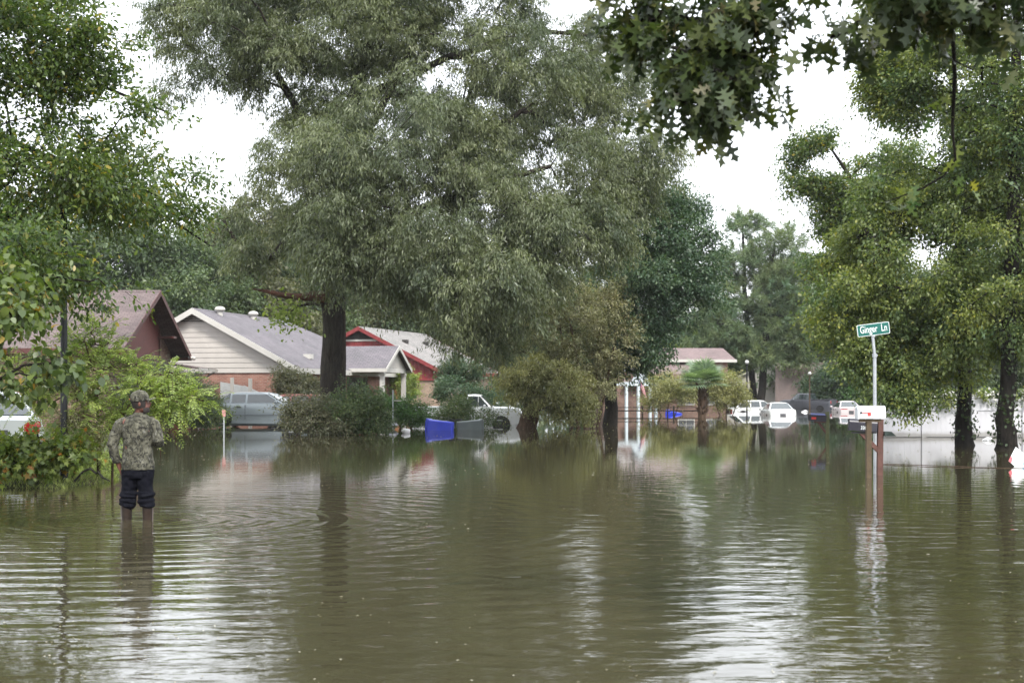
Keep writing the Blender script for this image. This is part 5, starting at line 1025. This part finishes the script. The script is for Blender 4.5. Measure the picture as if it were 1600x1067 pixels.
# far mailbox
MC = 42.5; rootC = empty('mailbox', (px_at(1292.5, MC), MC, -.35), 'dark mailbox with a blue lid and red mark on a leaning wooden post farther back', 'mailbox', 0)
q3 = MC / F; zc_ = HC + (YH - 658) * q3 + .35
b = MB(); b.box(-.05, .05, -.05, .05, 0, zc_ + .28); b.build('post', mat('mossy_post', (.10, .11, .05), .85, var=.3), rootC)
b = MB(); b.prism([(-.3, -.04, zc_ - .03), (-.22, -.04, zc_ - .03), (-.05, -.04, zc_ - .28), (-.05, -.04, zc_ - .38)], (0, .08, 0)); b.box(-.4, -.05, -.06, .06, zc_ - .04, zc_ - .005); b.build('bracket', m_p2, rootC)
TC = mailbox(rootC, m_bm, -.3, 0, zc_, .5, .18, .22, R(3), R(3)); b = MB(); b.prism([TC @ Vector((-.24, -.085, .15)), TC @ Vector((.24, -.085, .15)), TC @ Vector((.2, -.06, .235)), TC @ Vector((-.2, -.06, .235))], (0, .12, 0)); b.build('lid_cover', mat('blue_cover', (.18, .2, .42), .4), rootC)
b = MB(); b.box(-.2, -.06, -.095, -.091, .05, .12, TC); b.build('flag', m_flag, rootC)

# reflector stake, marker pole, litter
st = empty('yard_stake', (px_at(350, 45.5), 45.5, -.35), 'thin stake with a small red and white plate in the flood by the silver car', 'stake')
b = MB(); zz = HC + (YH - 640) * 45.5 / F + .35; b.box(-.02, .02, -.01, .01, 0, zz); b.build('stake_rod', M['galv'], st); b = MB(); b.box(-.055, .055, -.02, -.012, zz - .22, zz); b.build('plate', mat('stake_plate', (.45, .22, .2), .5, var=.4, vs=30), st)
mk = empty('garden_pole', (px_at(614, 56), 56, -.35), 'slim pole with a grey baffle cone just above the water beside the hedge', 'garden pole')
b = MB(); b.tube([(0, 0, 0), (0, 0, 1.9)], .018, 8); b.build('pole', M['galv'], mk); b = MB(); b.box(.05, .33, -.01, .01, 1.46, 1.49); b.build('side_tag', M['white_paint'], mk)
b = MB(); b.tube([(0, 0, .72), (0, 0, .66), (0, 0, .55), (0, 0, .5), (0, 0, .42)], [.03, .07, .2, .22, .12], 16); b.build('baffle', mat('baffle_grey', (.3, .3, .34), .4), mk, True)
def litter(label, px, py, Y, s, m, seed, name='floating_litter', cat='litter', zz=.02):
    r_ = random.Random(seed); b = MB(); b.sphere((0, 0, 0), (s, s * .6, s * .45), 10, 7); b.v = [(x * r_.uniform(.7, 1.2), y * r_.uniform(.7, 1.2), z * r_.uniform(.6, 1.2)) for x, y, z in b.v]
    o = b.build(name, m, None, False); o.location = (px_at(px, Y), Y, zz); o.rotation_euler = (0, R(-12), r_.random() * .5); return tag(o, label, cat)
m_bag = mat('bag_white', (.75, .75, .76), .5, var=.05)
jug = MB(); jug.loft([[Vector((x_, .0 + r_ * math.cos(a), r_ * math.sin(a))) for a in np.linspace(0, 2 * math.pi, 12, endpoint=False)] for x_, r_ in ((-.16, .03), (-.13, .04), (-.06, .1), (.12, .105), (.15, .09))]); j = jug.build('plastic_jug', m_bag, None, True); j.location = (px_at(634, 50.5), 50.5, .06); j.rotation_euler = (0, R(10), R(8)); tag(j, 'white plastic jug floating right of the big green bush', 'jug')
litter('crumpled white bag floating at the foot of the vinyl fence', 1542, 688, 42.5, .17, m_bag, 3)
litter('pale scrap afloat beneath the black pickup', 1257, 642, 108, .28, m_bag, 4)
# tilted yard sign at the right edge
ys = empty('yard_sign', (px_at(1592, 27.5), 27.5, 0), 'white tilted board with red and blue corners floating at the right edge', 'sign', R(0))
T = Matrix.Translation((0, 0, .13)) @ Matrix.Rotation(R(12), 4, 'Z') @ Matrix.Rotation(R(33), 4, 'Y') @ Matrix.Rotation(R(-20), 4, 'X')
def pl(pts, y0, m, nm, par): b = MB(); b.prism([T @ Vector((x, y0, z)) for x, z in pts], T.to_3x3() @ Vector((0, .008, 0))); return b.build(nm, m, par)
bd = pl([(-.2, -.17), (.17, -.2), (.2, .17), (-.15, .2)], 0, m_w, 'board', ys)
pl([(-.2, -.17), (-.13, -.175), (-.14, -.06), (-.19, -.05)], -.0045, mat('print_red', (.65, .12, .14), .4), 'red_mark', bd); pl([(.1, -.05), (.18, -.05), (.19, .15), (.12, .14)], -.0045, mat('print_blue', (.25, .45, .65), .4), 'blue_mark', bd); pl([(-.1, .12), (.02, .11), (.02, .13), (-.1, .14)], -.0045, mat('print_red2', (.65, .25, .25), .4), 'red_mark', bd)

# palm
PYY = 84; pb = P(1097, 653, PYY)
palm = empty('palm_tree', (pb.x, PYY, -.35), 'short fan palm with a thick boot-covered trunk in the flood', 'tree')
b = MB(); rr = random.Random(5); b.tube([(0, 0, 0), (0, 0, .8), (.02, 0, 1.6), (.0, 0, 2.3)], [.25, .24, .27, .2], 14)
for i in range(110):
    a = rr.random() * 6.28; z = .5 + 1.75 * (i / 110); r0 = .2; d = Vector((math.cos(a), math.sin(a), 0)); p0 = d * r0 + Vector((0, 0, z)); tt = Vector((-math.sin(a), math.cos(a), 0)) * .045
    b.prism([p0 - tt, p0 + tt, p0 + d * .18 + tt * .4 + Vector((0, 0, .22)), p0 + d * .18 - tt * .4 + Vector((0, 0, .22))], d * .03)
b.build('trunk', M['bark_brown'], palm)
vs = []; fs = []; at_ = []; rg = np.random.default_rng(9)
for i in range(46):
    a = rg.random() * 6.28; el_ = rg.uniform(-.25, 1.3); d = np.array([math.cos(a) * math.cos(el_), math.sin(a) * math.cos(el_), math.sin(el_)]); base = np.array([0, 0, 2.35]); hub = base + d * rg.uniform(.5, .95)
    sd_ = np.cross(d, [0, 0, 1]); sd_ /= np.linalg.norm(sd_); up = np.cross(sd_, d)
    o_ = len(vs); vs += [tuple(base + sd_ * .02), tuple(base - sd_ * .02), tuple(hub - sd_ * .015), tuple(hub + sd_ * .015)]; fs.append((o_, o_ + 1, o_ + 2, o_ + 3)); at_.append(.6)
    for k in range(22):
        th = (k - 10.5) / 10.5 * 1.9; dd = d * math.cos(th) + sd_ * math.sin(th) + up * .12; ln = 1.12 * (1 - .12 * abs(th)) * rg.uniform(.9, 1.1); pw = np.cross(dd, up) * .04
        m1 = hub + dd * ln * .55; tp_ = hub + dd * ln - np.array([0, 0, .16 * ln + .1 * rg.random()])
        o_ = len(vs); vs += [tuple(hub), tuple(m1 + pw), tuple(tp_), tuple(m1 - pw)]; fs.append((o_, o_ + 1, o_ + 2, o_ + 3)); at_.append(rg.random())
link('fronds', npmesh('fronds', vs, [np.array(fs)], {'v': at_, 'b': at_}), leafmat('palm_leaf', [(0.13, 0.19, 0.12), (0.19, 0.27, 0.17), (0.27, 0.36, 0.24)], None, .3, .4), palm)

# grass on the verge, floating flecks, sticks
rg = np.random.default_rng(11); n = 70000; gy_ = rg.uniform(20.3, 30, n); gx_ = bankx(gy_) - rg.random(n) ** 1.3 * 5.5 - .0
gzv = gz(gx_, gy_); k = gzv > -.05; gx_, gy_, gzv = gx_[k], gy_[k], gzv[k]; n = len(gx_)
o = link('grass', leaf_mesh('grass', np.stack([gx_, gy_, gzv], 1), rg.normal(size=(n, 3)) * [.5, .5, .15] + [0, 0, .9], rg.normal(size=(n, 3)) * [1, 1, .1], rg.uniform(.04, .12, n), rg.uniform(.006, .011, n), RHOMB, rg.random(n), rg.random(n), .3),
    leafmat('grass_blade', [(0.18, 0.22, 0.07), (0.28, 0.34, 0.10), (0.42, 0.46, 0.18), (0.48, 0.42, 0.22)], None, .35, .5)); tag(o, 'short grass growing on the verge at the left', 'grass', None, 'stuff')
n = 5200; yy = 6 + 60 * rg.random(n) ** 1.2; xx = rg.uniform(-.36, .36, n) * yy; kf = (np.sin(xx * .9 + np.sin(yy * .5) * 2) + np.sin(yy * .33 + xx * .4) + rg.normal(size=n) * .7) > .5; xx, yy = xx[kf], yy[kf]; n = len(xx)
o = link('floating_flecks', leaf_mesh('floating_flecks', np.stack([xx, yy, np.full(n, .004)], 1), rg.normal(size=(n, 3)) * [1, 1, .02], rg.normal(size=(n, 3)) * .1 + [0, 0, 1], rg.uniform(.012, .035, n) ** 1 * (.6 + yy / 30), rg.uniform(.01, .02, n) * (.6 + yy / 30), RHOMB, rg.random(n), rg.random(n), 0),
    leafmat('fleck', [(0.14, 0.12, 0.06), (0.26, 0.24, 0.15), (0.5, 0.48, 0.38)], None, .1, .7)); tag(o, 'tiny leaves and foam flecks scattered over the flood water', 'debris', None, 'stuff')
def stick(label, pts, r, m=None, name='floating_branch'):
    b = MB(); c0 = Vector(pts[0]); b.tube([Vector(p) - c0 for p in pts], [r] * (len(pts) - 1) + [r * .4], 6); o = b.build(name, m or M['bark_brown'], None, True); o.location = c0; tag(o, label, 'branch')
stick('long dark branch afloat in front of the vinyl fence', [(px_at(1380, 28), 28.2, .01), (px_at(1430, 28), 27.6, .015), (px_at(1500, 28), 26.9, .01), (px_at(1600, 28), 26.4, .0)], .007)
stick('bent dark branch lying over the verge beside the man', [(px_at(120, 21), 20.9, .12), (px_at(136, 21), 20.8, .26), (px_at(150, 21), 20.7, .31), (px_at(160, 21), 20.7, .24), (px_at(166, 21), 20.6, .27), (px_at(176, 21), 20.5, .19), (px_at(190, 21), 20.4, .15)], .016, M['bark_dark'])
stick('thin floating stick left of the silver car', [(px_at(290, 62), 62, .05), (px_at(318, 62), 62, .06), (px_at(342, 62), 62, .04)], .05, M['bark_pale'])
# ------------------------------------------------------------------ the man wading
man = empty('person', (LX, LY, 0), 'man in camouflage shirt and cap, wading with his back turned', 'person')
def ell(c, rx, ry, n=20, tilt=0.0, rot=0.0):
    c = Vector(c); out_ = []
    for j in range(n):
        a = 2 * math.pi * j / n; v = Vector((rx * math.cos(a), ry * math.sin(a), 0)); v.z = v.y * tilt
        out_.append(c + Matrix.Rotation(rot, 3, 'Z') @ v)
    return out_
skin = mat('skin', (0.13, 0.05, 0.034), 0.55, var=.12, vs=12)
# body: one skinned surface from the pelvis out, hands included
bm = bmesh.new(); lay = None; V_ = {}; Rr = {}
def vv(k, co, r): V_[k] = len(V_); Rr[k] = (co, r)
pts = []; edges = []
def add(k, co, r, par=None):
    pts.append((k, co, r)); 
    if par is not None: edges.append((par, k))
add('pelvis', (0, 0, .60), .13); add('waist', (0, .0, .76), .12, 'pelvis'); add('chest', (0, .0, .98), .145, 'waist'); add('neck0', (.005, .025, 1.13), .05, 'chest'); add('neck1', (.015, .03, 1.21), .056, 'neck0')
for s, nm in ((-1, 'L'), (1, 'R')):
    add('hip' + nm, (s * .085, 0, .52), .095, 'pelvis'); add('knee' + nm, (s * .105, -.005, .16), .05, 'hip' + nm); add('shin' + nm, (s * .107, .0, -.05), .036, 'knee' + nm); add('ank' + nm, (s * .107, .01, -.24), .03, 'shin' + nm); add('toe' + nm, (s * .11, .16, -.30), .035, 'ank' + nm)
add('shL', (-.175, .01, 1.09), .055, 'chest'); add('elL', (-.265, -.03, .83), .043, 'shL'); add('wrL', (-.225, .01, .64), .028, 'elL'); add('paL', (-.207, .02, .585), .032, 'wrL')
add('shR', (.165, .02, 1.09), .055, 'chest'); add('elR', (.225, -.01, .87), .043, 'shR'); add('wrR', (.205, .20, .86), .028, 'elR'); add('paR', (.185, .265, .875), .032, 'wrR')
for i, (dx, dy, ln) in enumerate(((-.012, .022, .062), (-.004, .008, .07), (.003, -.006, .066), (.008, -.02, .052))):
    b0 = Vector((-.203 + dx * .6, .02 + dy, .553)); k = 'fL%d' % i; add(k, tuple(b0), .0095, 'paL'); add(k + 'a', tuple(b0 + Vector((.01, .004, -ln * .55))), .0085, k); add(k + 'b', tuple(b0 + Vector((.028, .006, -ln))), .007, k + 'a')
add('tL', (-.19, .055, .60), .011, 'paL'); add('tLa', (-.175, .072, .565), .009, 'tL')
for i, (dz, ln) in enumerate(((.024, .055), (.008, .062), (-.008, .058), (-.022, .045))):
    b0 = Vector((.175, .295, .877 + dz)); k = 'fR%d' % i; add(k, tuple(b0), .0095, 'paR'); add(k + 'a', tuple(b0 + Vector((-.03, .02, 0))), .0085, k); add(k + 'b', tuple(b0 + Vector((-.05, -.005, -.004))), .007, k + 'a')
add('tR', (.165, .265, .91), .011, 'paR'); add('tRa', (.14, .285, .92), .009, 'tR')
idx = {k: i for i, (k, _, _) in enumerate(pts)}
me = bpy.data.meshes.new('body'); me.from_pydata([p[1] for p in pts], [(idx[a], idx[b_]) for a, b_ in edges], [])
body = link('body', me, skin, man); sk = body.modifiers.new('s', 'SKIN'); sk.use_smooth_shade = True
for i, p_ in enumerate(pts): me.skin_vertices[0].data[i].radius = (p_[2], p_[2])
me.skin_vertices[0].data[0].use_root = True; ss_ = body.modifiers.new('u', 'SUBSURF'); ss_.levels = 2; ss_.render_levels = 2
apply_mods(body)
# head, turned to the right (+x) and a little away; face built into the loft
hb = MB(); HR = Matrix.Translation((.02, .035, 1.30)) @ Matrix.Rotation(R(14), 4, 'Z') @ Matrix.Rotation(R(-4), 4, 'Y')
prof = [(-.115, .035, .02), (-.10, .055, .035), (-.08, .066, .062), (-.055, .070, .078), (-.03, .072, .086), (0, .074, .092), (.03, .075, .095), (.06, .072, .092), (.09, .060, .075), (.11, .040, .05), (.12, .012, .016)]
rings = []
for z, ry, rx in prof:
    rg_ = []
    for j in range(24):
        a = 2 * math.pi * j / 24; x = rx * math.cos(a) + (.012 if z < -.03 else 0); y = ry * math.sin(a)
        if abs(a) < .3 or abs(a - 2 * math.pi) < .3:
            x += {-.115: .012, -.10: .02, -.08: .014, -.055: .018, -.03: .022, 0: .004, .03: .006}.get(z, 0) * (1 if j in (0,) else .3)   # chin, lips, nose, brow
        elif abs(abs(math.atan2(math.sin(a), math.cos(a))) - .5) < .2 and z in (0, -.0): x -= .008
        rg_.append(HR @ Vector((x, y, z)))
    rings.append(rg_)
hb.loft(rings); hb.tube([HR @ Vector((.088, 0, .012)), HR @ Vector((.112, 0, -.018)), HR @ Vector((.105, 0, -.033))], [.007, .014, .012], 8)
hb.tube([(.005, .02, 1.12), (.012, .028, 1.17), (.018, .032, 1.23)], [.056, .054, .056], 16)
hd = hb.build('head', skin, man, True); rm = hd.modifiers.new('r', 'REMESH'); rm.mode = 'VOXEL'; rm.voxel_size = .006; rm.use_smooth_shade = True; sm = hd.modifiers.new('m', 'SMOOTH'); sm.iterations = 4; apply_mods(hd)
for s in (-1, 1):
    b = MB(); b.sphere(HR @ Vector((-.01, s * .077, -.015)), (.015, .007, .026), 10, 8); b.build('ear', skin, man, True)
    b = MB(); b.sphere(HR @ Vector((.082, s * .032, .008)), .012, 10, 8); b.build('eye', mat('eye', (.3, .28, .26), .2), man, True)
beard = mat('hair_dark', (.018, .013, .011), .8, bmp=.6, bs=120)
b = MB(); rings = []
for z, k_ in ((-.125, .55), (-.112, .95), (-.09, 1.03), (-.07, 1.03), (-.055, .9)):
    rings.append([HR @ Vector(((.074 * k_) * math.cos(a) + .022, (.068 * k_) * math.sin(a), z)) for a in np.linspace(-1.5, 1.5, 14)])
b.loft(rings, closed=False, cap=False); b.build('beard', beard, man, True)
b = MB(); rings = [[HR @ Vector((rx * math.cos(a), ry * math.sin(a), z)) for a in np.linspace(.9, 2 * math.pi - .9, 18)] for z, rx, ry in ((-.06, .082, .074), (-.03, .092, .079), (.0, .097, .08), (.03, .098, .08))]
b.loft(rings, closed=False, cap=False); b.build('hair', beard, man, True)
# camouflage
def camo(name, dark=1.0):
    m, t, out = newmat(name); p = t.nodes.new('ShaderNodeBsdfPrincipled'); v = coords(t)
    n1 = noise(t, coords(t, 'Object', (1, 1, .6)), 13, 6, .7, .8); n2 = noise(t, v, 26, 5, .7, .5); n3 = noise(t, coords(t, 'Object', (2.2, 2.2, .7)), 11, 4, .7, 1.6)
    c = ramp(t, n1, [(.38, (.035 * dark, .034 * dark, .024 * dark)), (.47, (.10 * dark, .098 * dark, .068 * dark)), (.56, (.19 * dark, .185 * dark, .135 * dark)), (.68, (.30 * dark, .29 * dark, .22 * dark))])
    c = mixc(t, ramp(t, n2, [(.52, (0, 0, 0)), (.57, (1, 1, 1))]), c, (.024 * dark, .023 * dark, .017 * dark)); c = mixc(t, ramp(t, n3, [(.60, (0, 0, 0)), (.63, (1, 1, 1))]), c, (.27 * dark, .265 * dark, .23 * dark))
    t.links.new(c, p.inputs['Base Color']); p.inputs['Roughness'].default_value = .9; t.links.new(bump(t, noise(t, v, 30, 3), .3, .01), p.inputs['Normal']); t.links.new(p.outputs[0], out.inputs[0]); return m
cm = camo('camouflage_cloth', .55)
def cloth(b, name, m, vox=.010, folds=.010, scale=.09, it=3):
    o = b.build(name, m, man, True); a = o.modifiers.new('r', 'REMESH'); a.mode = 'VOXEL'; a.voxel_size = vox; a.use_smooth_shade = True
    s_ = o.modifiers.new('s', 'SMOOTH'); s_.iterations = it
    tx = bpy.data.textures.new(name + '_folds', 'CLOUDS'); tx.noise_scale = scale; tx.noise_depth = 2
    d = o.modifiers.new('d', 'DISPLACE'); d.texture = tx; d.strength = folds * 2; d.mid_level = .5; d.texture_coords = 'LOCAL'
    s2 = o.modifiers.new('s2', 'SMOOTH'); s2.iterations = 1; apply_mods(o); return o
b = MB()
b.loft([ell((.005, .0, .555), .178, .135, 28), ell((.005, .0, .60), .182, .137, 28), ell((.0, 0, .70), .172, .128, 28), ell((0, 0, .82), .158, .120, 28), ell((0, .0, .93), .168, .122, 28), ell((0, .0, 1.03), .182, .120, 28), ell((0, .01, 1.10), .168, .105, 28), ell((.005, .02, 1.145), .12, .085, 28), ell((.01, .025, 1.17), .078, .07, 28)])
b.tube([(-.13, .01, 1.09), (-.19, .01, 1.06), (-.235, -.01, .96), (-.268, -.03, .84), (-.262, -.02, .77), (-.235, .0, .66), (-.228, .008, .635)], [.062, .07, .066, .060, .057, .05, .046], 16)
b.tube([(.12, .02, 1.09), (.175, .02, 1.06), (.205, .01, .97), (.222, -.01, .88), (.225, .03, .855), (.213, .12, .86), (.205, .175, .865)], [.062, .069, .066, .064, .062, .052, .045], 16)
cloth(b, 'shirt', cm, .0085, .014, .07)
b = MB(); b.tube([(.012, .026, 1.155), (.014, .03, 1.185)], [.074, .066], 20, cap=False); b.build('collar', cm, man, True)
# trousers, bunched below the knee
tr = mat('navy_trousers', (0.0055, 0.006, 0.010), .9, spec=.12, var=.3, vs=20)
b = MB(); b.loft([ell((0, 0, .46), .15, .115, 24), ell((0, 0, .5), .165, .125, 24), ell((0, 0, .62), .165, .12, 24)])
for s in (-1, 1):
    x0_, x1_, x2_ = s * .080, s * .095 + (-.005 if s < 0 else .01), s * .105 + (-.015 if s < 0 else .005)
    zs = [.56, .45, .38, .33, .305, .285, .262, .243, .218, .192, .168, .14]; rs = [.10, .095, .086, .084, .098, .082, .10, .082, .10, .080, .092, .078]
    pts_ = []
    for i, z in enumerate(zs): f_ = i / (len(zs) - 1); pts_.append((x0_ + (x2_ - x0_) * f_ + .006 * math.sin(i * 2.1 + s), .004 * math.cos(i * 1.7), z + .012 * math.sin(i * 1.3)))
    b.tube(pts_, [r_ * 1.0 for r_ in rs], 18)
cloth(b, 'trousers', tr, .008, .010, .05, 2)
bt = mat('rubber_boot', (.026, .016, .011), .5, spec=.3, var=.25, vs=9)
for s in (-1, 1):
    x_ = s * .105 + (-.012 if s < 0 else .004); b = MB()
    b.loft([ell((x_, .06, -.345), .048, .13, 18), ell((x_, .06, -.30), .05, .135, 18), ell((x_, .035, -.25), .048, .10, 18), ell((x_, 0, -.18), .047, .06, 18), ell((x_, -.003, -.05), .049, .056, 18), ell((x_ + s * .003, .002, .05), .055, .062, 18), ell((x_ + s * .002, -.004, .12), .057, .062, 18), ell((x_ + s * .006, 0, .2), .062, .068, 18)])
    bo = b.build('boot', bt, man, True); b = MB(); b.tube([(x_ + s * .062, -.01, -.02), (x_ + s * .066, -.012, .17)], .004, 5); b.build('boot_stripe', mat('boot_stripe', (.22, .18, .17), .4), bo)
# cap
HC_ = HR; b = MB(); rings = []
for z, r_, k_ in ((.018, .104, .088), (.03, .106, .090), (.07, .103, .088), (.10, .090, .078), (.125, .062, .055), (.137, .03, .028), (.14, .006, .006)):
    rings.append([HC_ @ Vector((r_ * math.cos(a) - .004, k_ * math.sin(a), z)) for a in np.linspace(0, 2 * math.pi, 28, endpoint=False)])
b.loft(rings); cc = b.build('cap', camo('cap_cloth', .65), man, True)
b = MB(); top = []; bot = []
for a in np.linspace(-1.05, 1.05, 15):
    top.append(HC_ @ Vector((.100 * math.cos(a), .088 * math.sin(a), .030))); bot.append(HC_ @ Vector((.100 * math.cos(a) + .075 * math.cos(a) ** .5 if math.cos(a) > 0 else .1, .090 * math.sin(a), .030 + .012 - .03 * math.sin(a) ** 2)))
d_ = Vector((0, 0, .006)); n_ = len(top); b.add(top + bot + [p + d_ for p in top] + [p + d_ for p in bot],
    [(i, i + 1, n_ + i + 1, n_ + i) for i in range(n_ - 1)] + [(2 * n_ + i, 3 * n_ + i, 3 * n_ + i + 1, 2 * n_ + i + 1) for i in range(n_ - 1)] + [(n_ + i, n_ + i + 1, 3 * n_ + i + 1, 3 * n_ + i) for i in range(n_ - 1)])
b.build('brim', bpy.data.materials['cap_cloth'], cc, True)
b = MB(); b.sphere(HC_ @ Vector((-.107, 0, .045)), (.012, .022, .008), 8, 6); b.build('strap_tab', mat('orange_tab', (.5, .1, .04), .6), cc)
b = MB(); b.sphere(HC_ @ Vector((0, 0, .143)), .007, 8, 6); b.build('button', bpy.data.materials['cap_cloth'], cc)
# ------------------------------------------------------------------ the damp air
hz = MB(); hz.box(-900, 900, -230, 1400, -1.6, 30); 
m, t, out = newmat('haze_air'); pv = t.nodes.new('ShaderNodeVolumePrincipled'); pv.inputs['Color'].default_value = (0.92, 0.95, 0.97, 1); pv.inputs['Density'].default_value = 0.00018
t.links.new(pv.outputs[0], out.inputs['Volume']); o = hz.build('haze', m); tag(o, 'thin pale haze over the flooded street', 'haze', None, 'stuff')
